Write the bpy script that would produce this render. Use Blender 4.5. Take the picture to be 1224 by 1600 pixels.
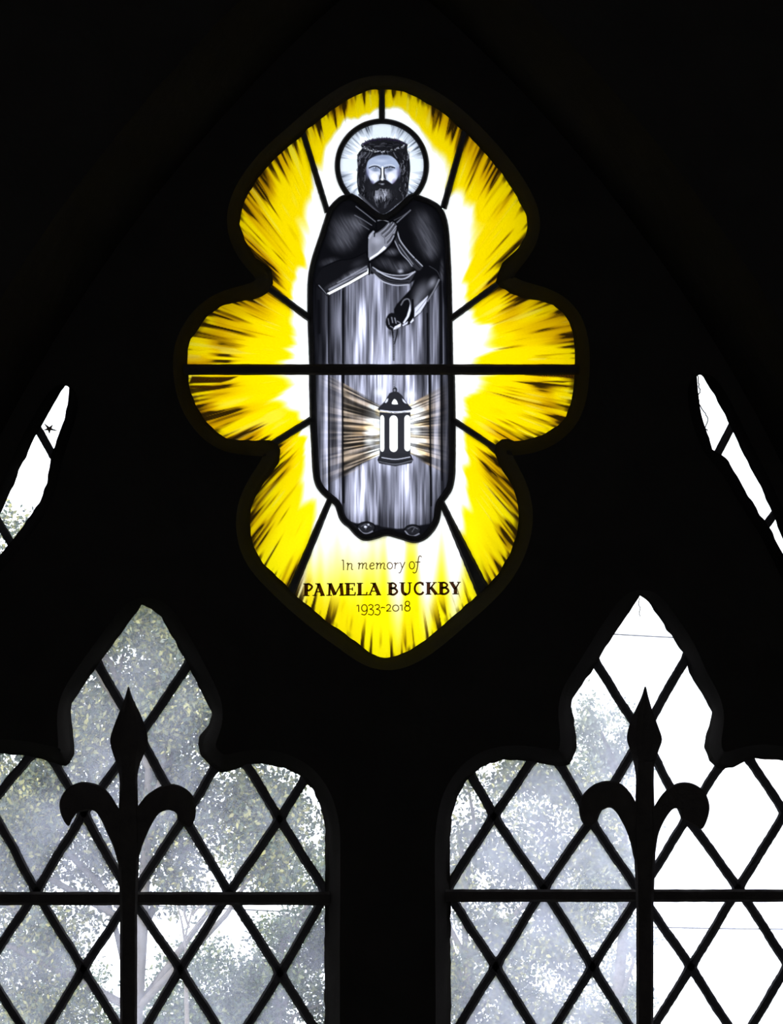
import bpy, bmesh, math, random
import numpy as np
from mathutils import Vector
from mathutils.geometry import delaunay_2d_cdt

for o in list(bpy.data.objects):
    bpy.data.objects.remove(o, do_unlink=True)
SC = bpy.context.scene
COL = SC.collection

# ------------------------------------------------------------------ camera, sky, sun, exposure
S = 0.001            # metres per photo pixel on the glazing plane (y = 0)
D = 4.5              # camera to glazing plane
CX, CZ = 0.0, 3.4    # window centre
KLIGHT = 1.42        # how brightly white glass shines against display white


def P(px, py, y=0.0):
    """photo pixel -> world point at depth y behind the glazing plane"""
    k = (D + y) / D * S
    return Vector((CX + (px - 612.0) * k, y, CZ - (py - 800.0) * k))


cam_d = bpy.data.cameras.new('camera')
cam_d.sensor_fit = 'VERTICAL'
cam_d.sensor_height = 36.0
cam_d.sensor_width = 36.0
cam_d.lens = 36.0 * D / (1600 * S)
cam_d.clip_end = 500
cam = bpy.data.objects.new('camera', cam_d)
cam.location = (CX, -D, CZ)
cam.rotation_euler = (math.radians(90), 0, 0)
COL.objects.link(cam)
SC.camera = cam

world = bpy.data.worlds.new('overcast_sky')
SC.world = world
world.use_nodes = True
bg = world.node_tree.nodes['Background']
bg.inputs['Color'].default_value = (0.93, 0.955, 1.0, 1)
bg.inputs['Strength'].default_value = 3.3

sun_d = bpy.data.lights.new('sun', 'SUN')
sun_d.energy = 4.0
sun_d.angle = math.radians(6)
sun_d.color = (1.0, 0.95, 0.84)
sun = bpy.data.objects.new('sun', sun_d)
sun.rotation_euler = Vector((0.45, 0.62, -0.75)).to_track_quat('-Z', 'Y').to_euler()
sun.location = (-6, -8, 12)
COL.objects.link(sun)

SC.view_settings.view_transform = 'Standard'
SC.view_settings.look = 'None'
SC.view_settings.exposure = 0.0
SC.view_settings.gamma = 1.0
SC.view_settings.use_curve_mapping = False

# ------------------------------------------------------------------ materials


def mat(name):
    m = bpy.data.materials.new(name)
    m.use_nodes = True
    nt = m.node_tree
    nt.nodes.clear()
    out = nt.nodes.new('ShaderNodeOutputMaterial')
    return m, nt, out


def N(nt, kind, **kw):
    n = nt.nodes.new(kind)
    for k, v in kw.items():
        if k in n.inputs:
            n.inputs[k].default_value = v
        else:
            setattr(n, k, v)
    return n


def rough_mat(name, c1, c2, scale, rough=0.8, bump=0.3, metal=0.0, detail=6.0, spec=0.5):
    m, nt, out = mat(name)
    tc = N(nt, 'ShaderNodeTexCoord')
    no = N(nt, 'ShaderNodeTexNoise', Scale=scale, Detail=detail)
    nt.links.new(tc.outputs['Object'], no.inputs['Vector'])
    mx = N(nt, 'ShaderNodeMix', data_type='RGBA')
    mx.inputs[6].default_value = (*c1, 1)
    mx.inputs[7].default_value = (*c2, 1)
    nt.links.new(no.outputs['Fac'], mx.inputs[0])
    b = N(nt, 'ShaderNodeBsdfPrincipled', Roughness=rough, Metallic=metal)
    b.inputs['Specular IOR Level'].default_value = spec
    nt.links.new(mx.outputs[2], b.inputs['Base Color'])
    bp = N(nt, 'ShaderNodeBump', Strength=bump, Distance=0.01)
    nt.links.new(no.outputs['Fac'], bp.inputs['Height'])
    nt.links.new(bp.outputs['Normal'], b.inputs['Normal'])
    nt.links.new(b.outputs['BSDF'], out.inputs['Surface'])
    return m


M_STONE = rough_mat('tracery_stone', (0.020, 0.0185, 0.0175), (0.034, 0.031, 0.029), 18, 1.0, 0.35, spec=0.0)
M_PLASTER = rough_mat('plaster', (0.56, 0.55, 0.54), (0.66, 0.65, 0.63), 5, 0.95, 0.2)
M_FLOOR = rough_mat('floor_slabs', (0.30, 0.28, 0.26), (0.40, 0.37, 0.34), 6, 0.8, 0.2)
M_LEAD = rough_mat('lead_came', (0.045, 0.045, 0.05), (0.09, 0.085, 0.09), 90, 0.85, 0.3, spec=0.15)
M_IRON = rough_mat('wrought_iron', (0.03, 0.026, 0.026), (0.065, 0.055, 0.05), 60, 0.8, 0.4, spec=0.15)
M_BARK = rough_mat('bark', (0.08, 0.07, 0.06), (0.16, 0.14, 0.125), 14, 0.9, 0.5)
M_GRASS = rough_mat('grass', (0.07, 0.085, 0.05), (0.15, 0.16, 0.10), 3, 0.95, 0.4)
M_CABLE = rough_mat('cable_rubber', (0.03, 0.03, 0.03), (0.06, 0.06, 0.06), 40, 0.6, 0.1)
M_DRYLEAF = rough_mat('dry_leaf', (0.05, 0.035, 0.02), (0.10, 0.07, 0.04), 80, 0.8, 0.2)


def leaf_mat(name, stops):
    m, nt, out = mat(name)
    g = N(nt, 'ShaderNodeNewGeometry')
    r = N(nt, 'ShaderNodeValToRGB')
    e = r.color_ramp.elements
    e[0].position, e[0].color = stops[0][0], (*stops[0][1], 1)
    e[1].position, e[1].color = stops[-1][0], (*stops[-1][1], 1)
    for p, c in stops[1:-1]:
        x = e.new(p)
        x.color = (*c, 1)
    nt.links.new(g.outputs['Random Per Island'], r.inputs['Fac'])
    b = N(nt, 'ShaderNodeBsdfPrincipled', Roughness=0.38)
    nt.links.new(r.outputs['Color'], b.inputs['Base Color'])
    t = N(nt, 'ShaderNodeBsdfTranslucent')
    nt.links.new(r.outputs['Color'], t.inputs['Color'])
    mx = N(nt, 'ShaderNodeMixShader', Fac=0.30)
    nt.links.new(b.outputs['BSDF'], mx.inputs[1])
    nt.links.new(t.outputs['BSDF'], mx.inputs[2])
    nt.links.new(mx.outputs['Shader'], out.inputs['Surface'])
    return m


M_LEAF_A = leaf_mat('leaf_grey_green', [(0, (0.035, 0.055, 0.045)), (0.45, (0.085, 0.12, 0.08)), (0.75, (0.22, 0.23, 0.09)), (1, (0.48, 0.45, 0.18))])
M_LEAF_B = leaf_mat('leaf_dark_green', [(0, (0.03, 0.055, 0.035)), (0.6, (0.08, 0.125, 0.06)), (1, (0.26, 0.28, 0.10))])
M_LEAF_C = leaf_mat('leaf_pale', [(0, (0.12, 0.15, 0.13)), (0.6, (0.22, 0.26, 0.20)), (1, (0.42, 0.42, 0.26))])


def clear_glass():
    m, nt, out = mat('clear_glass')
    t = N(nt, 'ShaderNodeBsdfTransparent', Color=(0.97, 0.98, 0.985, 1))
    nt.links.new(t.outputs['BSDF'], out.inputs['Surface'])
    return m


def dirty_glass(name, lo, hi):
    """old quarry glass: see-through with a thin film of grime that scatters daylight"""
    m, nt, out = mat(name)
    tc = N(nt, 'ShaderNodeTexCoord')
    oi = N(nt, 'ShaderNodeObjectInfo')
    add = N(nt, 'ShaderNodeVectorMath', operation='ADD')
    nt.links.new(tc.outputs['Object'], add.inputs[0])
    nt.links.new(oi.outputs['Random'], add.inputs[1])
    n1 = N(nt, 'ShaderNodeTexNoise', Scale=11.0, Detail=5.0)
    nt.links.new(add.outputs[0], n1.inputs['Vector'])
    n2 = N(nt, 'ShaderNodeTexNoise', Scale=160.0, Detail=2.0)
    nt.links.new(add.outputs[0], n2.inputs['Vector'])
    ma = N(nt, 'ShaderNodeMath', operation='MULTIPLY')
    nt.links.new(n2.outputs['Fac'], ma.inputs[0])
    ma.inputs[1].default_value = 0.35
    mb = N(nt, 'ShaderNodeMath', operation='ADD')
    nt.links.new(n1.outputs['Fac'], mb.inputs[0])
    nt.links.new(ma.outputs[0], mb.inputs[1])
    mr = N(nt, 'ShaderNodeMapRange')
    mr.inputs[1].default_value = 0.45
    mr.inputs[2].default_value = 0.95
    mr.inputs[3].default_value = lo
    mr.inputs[4].default_value = hi
    nt.links.new(mb.outputs[0], mr.inputs[0])
    tr = N(nt, 'ShaderNodeBsdfTransparent', Color=(0.94, 0.955, 0.96, 1))
    tl = N(nt, 'ShaderNodeBsdfTranslucent', Color=(0.71, 0.735, 0.94, 1))
    mx = N(nt, 'ShaderNodeMixShader')
    nt.links.new(mr.outputs[0], mx.inputs[0])
    nt.links.new(tr.outputs['BSDF'], mx.inputs[1])
    nt.links.new(tl.outputs['BSDF'], mx.inputs[2])
    nt.links.new(mx.outputs['Shader'], out.inputs['Surface'])
    return m


M_CLEAR = clear_glass()
M_QUARRY = dirty_glass('quarry_glass', 0.11, 0.34)
M_QUARRY_GLARE = dirty_glass('glare_quarry_glass', 0.24, 0.50)  # same grimy glass, scatter raised to put the bright sky's glare into it


def painted_glass():
    """stained and enamelled glass: light passes through the paint and scatters"""
    m, nt, out = mat('painted_glass')
    a = N(nt, 'ShaderNodeAttribute', attribute_name='paint')
    tc = N(nt, 'ShaderNodeTexCoord')
    no = N(nt, 'ShaderNodeTexNoise', Scale=320.0, Detail=3.0)
    nt.links.new(tc.outputs['Object'], no.inputs['Vector'])
    mr = N(nt, 'ShaderNodeMapRange')
    mr.inputs[1].default_value = 0.3
    mr.inputs[2].default_value = 0.7
    mr.inputs[3].default_value = 0.95
    mr.inputs[4].default_value = 1.0
    nt.links.new(no.outputs['Fac'], mr.inputs[0])
    mx = N(nt, 'ShaderNodeMix', data_type='RGBA', blend_type='MULTIPLY')
    mx.inputs[0].default_value = 1.0
    nt.links.new(a.outputs['Color'], mx.inputs[6])
    nt.links.new(mr.outputs[0], mx.inputs[7])
    t = N(nt, 'ShaderNodeBsdfTranslucent')
    nt.links.new(mx.outputs[2], t.inputs['Color'])
    nt.links.new(t.outputs['BSDF'], out.inputs['Surface'])
    return m


M_PAINT = painted_glass()


def ink(name, c):
    m, nt, out = mat(name)
    no = N(nt, 'ShaderNodeTexNoise', Scale=400.0)
    mx = N(nt, 'ShaderNodeMix', data_type='RGBA')
    mx.inputs[6].default_value = (*c, 1)
    mx.inputs[7].default_value = (c[0] * 1.3, c[1] * 1.3, c[2] * 1.3, 1)
    nt.links.new(no.outputs['Fac'], mx.inputs[0])
    t = N(nt, 'ShaderNodeBsdfTranslucent')
    nt.links.new(mx.outputs[2], t.inputs['Color'])
    nt.links.new(t.outputs['BSDF'], out.inputs['Surface'])
    return m


M_INK_BOLD = ink('enamel_dark_brown', (0.035, 0.012, 0.006))
M_INK_FINE = ink('enamel_grey_brown', (0.10, 0.065, 0.04))

# ------------------------------------------------------------------ helpers


def tag(o, label, cat, group=None, kind=None):
    o['label'] = label
    o['category'] = cat
    if group:
        o['group'] = group
    if kind:
        o['kind'] = kind
    return o


def empty(name, loc=(0, 0, 0)):
    o = bpy.data.objects.new(name, None)
    o.location = loc
    o.empty_display_size = 0.05
    COL.objects.link(o)
    return o


def link(name, me, mats, parent=None, smooth=False):
    for m in mats:
        me.materials.append(m)
    o = bpy.data.objects.new(name, me)
    COL.objects.link(o)
    if parent is not None:
        o.parent = parent
        o.matrix_parent_inverse = parent.matrix_basis.inverted()
    if smooth and len(me.polygons):
        me.polygons.foreach_set('use_smooth', [True] * len(me.polygons))
    return o


def from_data(name, vs, fs, mats, parent=None, smooth=False):
    me = bpy.data.meshes.new(name)
    me.from_pydata([tuple(v) for v in vs], [], fs)
    me.update()
    return link(name, me, mats, parent, smooth)


def fix_normals(o):
    bm = bmesh.new()
    bm.from_mesh(o.data)
    bmesh.ops.recalc_face_normals(bm, faces=bm.faces)
    bm.to_mesh(o.data)
    bm.free()


def box(name, lo, hi, m, parent=None):
    x0, y0, z0 = lo
    x1, y1, z1 = hi
    vs = [(x0, y0, z0), (x1, y0, z0), (x1, y1, z0), (x0, y1, z0), (x0, y0, z1), (x1, y0, z1), (x1, y1, z1), (x0, y1, z1)]
    fs = [(0, 3, 2, 1), (4, 5, 6, 7), (0, 1, 5, 4), (1, 2, 6, 5), (2, 3, 7, 6), (3, 0, 4, 7)]
    return from_data(name, vs, fs, [m], parent)


def catmull(pts, n=6, closed=False):
    pts = [np.array(p, float) for p in pts]
    L = len(pts)
    out = []
    segs = L if closed else L - 1
    for i in range(segs):
        if closed:
            p0, p1, p2, p3 = pts[(i - 1) % L], pts[i], pts[(i + 1) % L], pts[(i + 2) % L]
        else:
            p1, p2 = pts[i], pts[i + 1]
            p0 = pts[i - 1] if i > 0 else 2 * p1 - p2
            p3 = pts[i + 2] if i + 2 < L else 2 * p2 - p1
        for k in range(n):
            t = k / n
            out.append(0.5 * ((2 * p1) + (-p0 + p2) * t + (2 * p0 - 5 * p1 + 4 * p2 - p3) * t * t + (-p0 + 3 * p1 - 3 * p2 + p3) * t ** 3))
    if not closed:
        out.append(pts[-1])
    return np.array(out)


def resample(poly, step, closed=True):
    p = np.array(poly, float)
    if closed:
        p = np.vstack([p, p[:1]])
    d = np.hypot(*(p[1:] - p[:-1]).T)
    s = np.concatenate([[0], np.cumsum(d)])
    n = max(8, int(round(s[-1] / step)))
    t = np.linspace(0, s[-1], n + (0 if closed else 1), endpoint=not closed)
    return np.stack([np.interp(t, s, p[:, 0]), np.interp(t, s, p[:, 1])], 1)


def area2(p):
    p = np.asarray(p)
    q = np.roll(p, -1, 0)
    return float((p[:, 0] * q[:, 1] - q[:, 0] * p[:, 1]).sum())


def inside(poly, X, Y):
    poly = np.asarray(poly, float)
    r = np.zeros(X.shape, bool)
    x0, y0 = poly[-1]
    for x1, y1 in poly:
        if y0 != y1:
            c = ((y1 > Y) != (y0 > Y)) & (X < (x0 - x1) * (Y - y1) / (y0 - y1) + x1)
            r ^= c
        x0, y0 = x1, y1
    return r


def dist_line(pts, X, Y, closed=False):
    pts = np.asarray(pts, float)
    d = np.full(X.shape, 1e9)
    n = len(pts)
    for i in range(n if closed else n - 1):
        ax, ay = pts[i]
        bx, by = pts[(i + 1) % n]
        vx, vy = bx - ax, by - ay
        L = vx * vx + vy * vy + 1e-9
        t = np.clip(((X - ax) * vx + (Y - ay) * vy) / L, 0, 1)
        d = np.minimum(d, (X - ax - t * vx) ** 2 + (Y - ay - t * vy) ** 2)
    return np.sqrt(d)


def sstep(a, b, x):
    t = np.clip((x - a) / (b - a), 0, 1)
    return t * t * (3 - 2 * t)


def hash2(i, j, seed):
    h = (i * 374761393 + j * 668265263 + seed * 974634521) & 0x7fffffff
    h = ((h ^ (h >> 13)) * 1274126177) & 0x7fffffff
    h = ((h ^ (h >> 15)) * 2246822519) & 0x7fffffff
    return ((h ^ (h >> 16)) & 0xffff) / 65535.0


def vnoise(u, v, seed=0):
    u = np.asarray(u, float)
    v = np.asarray(v, float) + 0 * u
    i = np.floor(u).astype(np.int64)
    j = np.floor(v).astype(np.int64)
    a, b = u - i, v - j
    a = a * a * (3 - 2 * a)
    b = b * b * (3 - 2 * b)
    return ((hash2(i, j, seed) * (1 - a) + hash2(i + 1, j, seed) * a) * (1 - b)
            + (hash2(i, j + 1, seed) * (1 - a) + hash2(i + 1, j + 1, seed) * a) * b)


def lin(c):
    c = np.clip(c, 0, 1)
    return np.where(c <= 0.04045, c / 12.92, ((c + 0.055) / 1.055) ** 2.4)


def strip(pts, w, y0, section, closed=False, jitter=0.0, seed=0):
    """sweep a cross-section [(offset in widths, depth in metres)] along a photo-pixel polyline; w may be one number or one per point"""
    pts = np.asarray(pts, float)
    n = len(pts)
    w = np.full(n, float(w)) if np.isscalar(w) else np.asarray(w, float)
    rs = random.Random(seed)
    vs, fs = [], []
    k = len(section)
    for i in range(n):
        if closed:
            a, b = pts[i - 1], pts[(i + 1) % n]
        else:
            a, b = pts[max(i - 1, 0)], pts[min(i + 1, n - 1)]
        t = b - a
        t = t / (np.hypot(*t) + 1e-9)
        nx, ny = -t[1], t[0]
        if 0 < i < n - 1 or closed:
            t1 = pts[i] - a
            t1 = t1 / (np.hypot(*t1) + 1e-9)
            c = max(0.6, abs(t1[0] * t[0] + t1[1] * t[1]))
        else:
            c = 1.0
        ww = w[i] * (1 + rs.uniform(-jitter, jitter)) / c
        for (o, dy) in section:
            vs.append(P(pts[i][0] + nx * o * ww, pts[i][1] + ny * o * ww, y0 + dy))
    m = n if closed else n - 1
    for i in range(m):
        j = (i + 1) % n
        for q in range(k):
            r = (q + 1) % k
            fs.append((i * k + q, i * k + r, j * k + r, j * k + q))
    if not closed:
        fs.append(tuple(range(k))[::-1])
        fs.append(tuple((n - 1) * k + q for q in range(k)))
    return vs, fs


CAME = [(-0.5, 0.004), (-0.5, -0.002), (-0.28, -0.0055), (0.28, -0.0055), (0.5, -0.002), (0.5, 0.004)]


def came(pts, w, parent, name='lead_came', closed=False, seed=0, jitter=0.05):
    vs, fs = strip(pts, w, 0.0, CAME, closed, jitter, seed)
    o = from_data(name, vs, fs, [M_LEAD], parent)
    fix_normals(o)
    return o


def prism(name, poly, ya, yb, m, parent=None, bevel=0.0, centre=None):
    """extrude a photo-pixel outline from depth ya (front) to yb (back), with a chamfered front rim"""
    poly = np.asarray(poly, float)
    if area2(poly) < 0:
        poly = poly[::-1]
    n = len(poly)
    vs, fs = [], []
    rings = []
    if bevel > 0:
        rings = [(bevel, ya), (0, ya + bevel * S), (0, yb)]
    else:
        rings = [(0, ya), (0, yb)]
    for off, y in rings:
        q = inset(poly, off) if off else poly
        for (a, b) in q:
            vs.append(P(a, b, y))
    R = len(rings)
    for r in range(R - 1):
        for i in range(n):
            j = (i + 1) % n
            fs.append((r * n + i, r * n + j, (r + 1) * n + j, (r + 1) * n + i))
    fs.append(tuple(range(n))[::-1])
    fs.append(tuple((R - 1) * n + i for i in range(n)))
    o = from_data(name, vs, fs, [m], parent)
    fix_normals(o)
    return o


def inset(poly, off):
    n = len(poly)
    sgn = 1 if area2(poly) > 0 else -1
    out = []
    for i in range(n):
        a, p, b = poly[i - 1], poly[i], poly[(i + 1) % n]
        t = (b - a) / (np.hypot(*(b - a)) + 1e-9)
        out.append(p + sgn * off * np.array([-t[1], t[0]]))
    return np.array(out)


def grow_loop(loop, total, steps):
    """push an opening outline outwards into the stone little by little, relaxing so that it never folds"""
    p = np.array(loop, float)
    res = []
    sgn = 1 if area2(p) > 0 else -1
    for s in range(steps):
        for _ in range(4):
            t = np.roll(p, -1, 0) - np.roll(p, 1, 0)
            t = t / (np.hypot(t[:, 0], t[:, 1])[:, None] + 1e-9)
            p = p + sgn * (total / steps / 4) * np.stack([t[:, 1], -t[:, 0]], 1)
            for _k in range(3):
                p = p * 0.5 + 0.25 * (np.roll(p, 1, 0) + np.roll(p, -1, 0))
        res.append(p.copy())
    return res


def clip_convex(subject, clip):
    out = [tuple(p) for p in subject]
    clip = [tuple(c) for c in clip]
    if area2(clip) < 0:
        clip = clip[::-1]
    for i in range(len(clip)):
        a, b = clip[i], clip[(i + 1) % len(clip)]
        inp, out = out, []
        if not inp:
            break
        side = lambda p: (b[0] - a[0]) * (p[1] - a[1]) - (b[1] - a[1]) * (p[0] - a[0])
        s = inp[-1]
        for e in inp:
            se, ss = side(e), side(s)
            if se >= 0:
                if ss < 0:
                    t = ss / (ss - se)
                    out.append((s[0] + (e[0] - s[0]) * t, s[1] + (e[1] - s[1]) * t))
                out.append(e)
            elif ss >= 0:
                t = ss / (ss - se)
                out.append((s[0] + (e[0] - s[0]) * t, s[1] + (e[1] - s[1]) * t))
            s = e
    return out


def pane(name, poly, m, parent):
    """a sheet of glass 3 mm thick: the grimy face towards the room, clear glass behind"""
    q = [poly[0]]
    for p in poly[1:]:
        if math.hypot(p[0] - q[-1][0], p[1] - q[-1][1]) > 0.6:
            q.append(p)
    if len(q) > 2 and math.hypot(q[0][0] - q[-1][0], q[0][1] - q[-1][1]) < 0.6:
        q.pop()
    if len(q) < 3 or abs(area2(q)) < 40:
        return None
    if area2(q) > 0:
        q = q[::-1]
    n = len(q)
    vs = [P(a, b, 0.0) for a, b in q] + [P(a, b, 0.003) for a, b in q]
    fs = [tuple(range(n))[::-1], tuple(range(n, 2 * n))] + [(i, (i + 1) % n, n + (i + 1) % n, n + i) for i in range(n)]
    o = from_data(name, vs, fs, [m, M_CLEAR], parent)
    o.data.polygons.foreach_set('material_index', [0] + [1] * (n + 1))
    return o


# ------------------------------------------------------------------ outlines measured in the photograph
QUATRE = [(591, 140), (605, 140), (630, 143), (652, 152), (680, 169), (705, 186), (718, 200), (733, 212), (746, 226), (765, 248), (785, 272),
          (801, 296), (815, 321), (823, 336), (825, 352), (822, 368), (812, 385), (798, 399), (785, 411), (778, 428), (774, 443), (782, 450),
          (791, 453), (801, 460), (820, 467), (845, 470), (865, 477), (880, 488), (890, 503), (895, 520), (898, 545), (898, 590), (893, 625),
          (885, 650), (872, 665), (850, 678), (835, 684), (815, 689), (805, 689), (795, 685), (784, 686), (775, 694), (772, 705), (775, 713),
          (780, 728), (790, 742), (801, 760), (808, 780), (811, 802), (808, 835), (798, 865), (780, 895), (765, 912), (752, 924), (735, 940),
          (715, 957), (690, 978), (665, 1000), (640, 1017), (620, 1025), (604, 1028), (592, 1026), (580, 1021), (550, 998), (510, 970), (482, 946),
          (464, 932), (455, 924), (446, 913), (428, 896), (410, 880), (395, 850), (390, 816), (392, 794), (400, 774), (416, 750), (428, 735),
          (436, 722), (438, 703), (434, 695), (426, 689), (411, 688), (377, 688), (355, 685), (336, 673), (319, 656), (308, 637), (299, 614),
          (295, 598), (293, 569), (294, 545), (299, 528), (311, 512), (324, 495), (344, 479), (363, 473), (391, 469), (408, 464), (420, 456),
          (427, 444), (424, 420), (399, 402), (383, 376), (374, 351), (377, 331), (383, 312), (405, 276), (430, 248), (452, 228), (472, 213),
          (480, 203), (511, 178), (538, 159), (566, 145), (577, 141)]
SILL = 2150
LIGHT_L = [(222, 945), (236, 950), (252, 964), (289, 1030), (300, 1052), (316, 1084), (331, 1114), (327, 1130), (312, 1150), (309, 1164), (314, 1180), (328, 1196),
           (345, 1208), (365, 1203), (385, 1195), (410, 1193), (445, 1200), (470, 1212), (490, 1235), (502, 1262), (508, 1292), (508, 1385),
           (507, 1600), (507, SILL), (-106, SILL), (-106, 1300), (-98, 1245), (-75, 1208), (-40, 1186), (0, 1178), (40, 1180), (70, 1187),
           (90, 1195), (103, 1196), (110, 1190), (117, 1180), (114, 1140), (111, 1112), (113, 1098), (130, 1074), (148, 1047), (157, 1033), (190, 988)]
LIGHT_R = [(1001, 930), (1012, 938), (1040, 980), (1070, 1024), (1076, 1050), (1100, 1090), (1114, 1112), (1104, 1148), (1101, 1168), (1108, 1188), (1122, 1201),
           (1145, 1200), (1165, 1190), (1180, 1185), (1224, 1189), (1256, 1200), (1286, 1225), (1303, 1260), (1311, 1300), (1311, SILL),
           (705, SILL), (705, 1600), (704, 1310), (707, 1275), (715, 1246), (728, 1222), (743, 1206), (765, 1193), (790, 1187), (835, 1190),
           (855, 1195), (875, 1198), (890, 1196), (900, 1177), (902, 1155), (898, 1130), (893, 1106), (895, 1092), (912, 1066), (930, 1042), (937, 1027), (970, 975)]
DAG_L = [(103, 599), (108, 606), (105, 630), (100, 655), (92, 680), (84, 700), (79, 716), (77, 732), (73, 755), (62, 785), (45, 810), (20, 842),
         (0, 868), (-30, 900), (-52, 930), (-56, 918), (-44, 880), (-24, 845), (-4, 812), (8, 785), (20, 760), (30, 735), (45, 705), (56, 682), (65, 663), (80, 640), (97, 610)]
DAG_R = [(1089, 583), (1097, 588), (1115, 615), (1139, 660), (1153, 689), (1165, 715), (1183, 750), (1203, 792), (1213, 817), (1225, 848), (1243, 885),
         (1262, 930), (1256, 936), (1234, 885), (1203, 825), (1186, 800), (1170, 775), (1153, 745), (1140, 721), (1126, 708), (1115, 704), (1104, 675), (1095, 640), (1090, 610)]


def roughen(loop, amp, seed):
    p = resample(loop, 4.0)
    i = np.arange(len(p))
    p[:, 0] += (vnoise(i * 0.35, 0 * i, seed) - 0.5) * amp
    p[:, 1] += (vnoise(i * 0.35, 0 * i + 9, seed) - 0.5) * amp
    return p


Q_LOOP = roughen(QUATRE, 1.6, 3)
L_LOOP = roughen(LIGHT_L, 2.2, 4)
R_LOOP = roughen(LIGHT_R, 2.2, 5)
DL_LOOP = roughen(DAG_L, 2.4, 6)
DR_LOOP = roughen(DAG_R, 2.4, 7)

# ------------------------------------------------------------------ the church: walls, floor, ceiling, tracery


def arch_loop(off, sill):
    """pointed arch through the outer edges of the side lights, symmetric about x = 600"""
    pts = [(-10, 800), (95, 600), (598, 0)]
    (x1, y1), (x2, y2), (x3, y3) = pts
    a = np.array([[2 * (x2 - x1), 2 * (y2 - y1)], [2 * (x3 - x1), 2 * (y3 - y1)]])
    b = np.array([x2 ** 2 + y2 ** 2 - x1 ** 2 - y1 ** 2, x3 ** 2 + y3 ** 2 - x1 ** 2 - y1 ** 2])
    cx, cy = np.linalg.solve(a, b)
    r = math.hypot(x1 - cx, y1 - cy) + off
    out = []
    top = cy - math.sqrt(max(r * r - (600 - cx) ** 2, 0))
    ang0 = math.atan2(top - cy, 600 - cx)
    ang1 = -math.pi + 0.02
    left = [(cx + r * math.cos(t), cy + r * math.sin(t)) for t in np.linspace(ang0, ang1, 40)]
    left = [p for p in left if p[1] < sill - 60]
    left.append((left[-1][0], sill))
    right = [(1200 - x, y) for x, y in left[1:]]
    return np.array(left + right[::-1])


def slab_with_holes(name, outer, holes, ya, yb, m, front_extra=None, kindtag=None):
    """outer: world (x,z) rectangle or pixel loop; holes: list of ring stacks [(loop,y),...] going front -> back"""
    bm = bmesh.new()

    def ring(loop, y):
        return [bm.verts.new(P(a, b, y)) for a, b in loop]

    ofr, obk = ring(outer, ya), ring(outer, yb)
    fr_v, bk_v = [], []
    for i in range(len(ofr)):
        j = (i + 1) % len(ofr)
        bm.faces.new((ofr[i], ofr[j], obk[j], obk[i]))
    for stack in holes:
        rs = [ring(l, y) for l, y in stack]
        fr_v.append(rs[0])
        bk_v.append(rs[-1])
        for a, b in zip(rs[:-1], rs[1:]):
            for i in range(len(a)):
                j = (i + 1) % len(a)
                bm.faces.new((a[i], a[j], b[j], b[i]))
    for outer_v, inner_v, oloop, iloops in ((ofr, fr_v, outer, [st[0][0] for st in holes]), (obk, bk_v, outer, [st[-1][0] for st in holes])):
        allv = list(outer_v)
        rings2 = [list(range(len(outer_v)))]
        co = [tuple(p) for p in oloop]
        for vsr, lp in zip(inner_v, iloops):
            rings2.append(list(range(len(allv), len(allv) + len(vsr))))
            allv += vsr
            co += [tuple(p) for p in lp]
        ed = [(r[i], r[(i + 1) % len(r)]) for r in rings2 for i in range(len(r))]
        res = delaunay_2d_cdt([Vector((float(x), float(y))) for x, y in co], ed, [], 0, 1e-5)
        nco, faces, orig = res[0], res[2], res[3]
        back = [allv[o[0]] if o else None for o in orig]
        cen = np.array([[sum(nco[i].x for i in f) / 3, sum(nco[i].y for i in f) / 3] for f in faces])
        ok = inside(oloop, cen[:, 0], cen[:, 1])
        for lp in iloops:
            ok &= ~inside(lp, cen[:, 0], cen[:, 1])
        for f, k in zip(faces, ok):
            if k and all(back[i] is not None for i in f):
                try:
                    bm.faces.new([back[i] for i in f])
                except ValueError:
                    pass
    bmesh.ops.recalc_face_normals(bm, faces=bm.faces)
    me = bpy.data.meshes.new(name)
    bm.to_mesh(me)
    bm.free()
    return link(name, me, [m])


YF, YB = -0.075, 0.075     # tracery front and back


def hole_stack(loop, off):
    """splayed inside and outside, glass in the middle"""
    fr = grow_loop(loop, off, 4)
    bk = grow_loop(loop, off * 0.8, 3)
    st = []
    for k, f in zip((3, 2, 1, 0), (YF, YF * 0.72, YF * 0.48, YF * 0.22)):
        st.append((fr[k], f))
    st.append((loop, -0.004))
    st.append((loop, 0.008))
    for k, f in zip((0, 1, 2), (YB * 0.35, YB * 0.65, YB)):
        st.append((bk[k], f))
    return st


TR_OUT = arch_loop(46, SILL + 120)
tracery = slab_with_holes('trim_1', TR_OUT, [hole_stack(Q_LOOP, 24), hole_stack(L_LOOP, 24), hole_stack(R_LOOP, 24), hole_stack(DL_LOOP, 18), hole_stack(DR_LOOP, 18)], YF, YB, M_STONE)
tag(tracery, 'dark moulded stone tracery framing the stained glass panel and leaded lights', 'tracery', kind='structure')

X0, X1, Z0, Z1, YBACK = -2.6, 2.6, 0.0, 5.6, -6.4


def world_rect_px(x0, x1, z0, z1, y):
    k = (D + y) / D * S
    return np.array([(612 + x0 / k, 800 - (z1 - CZ) / k), (612 + x1 / k, 800 - (z1 - CZ) / k), (612 + x1 / k, 800 - (z0 - CZ) / k), (612 + x0 / k, 800 - (z0 - CZ) / k)])


def match(loop, n):
    p = np.vstack([loop, loop[:1]])
    d = np.hypot(*(p[1:] - p[:-1]).T)
    s = np.concatenate([[0], np.cumsum(d)])
    t = np.linspace(0, s[-1], n, endpoint=False)
    return np.stack([np.interp(t, s, p[:, 0]), np.interp(t, s, p[:, 1])], 1)


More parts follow.
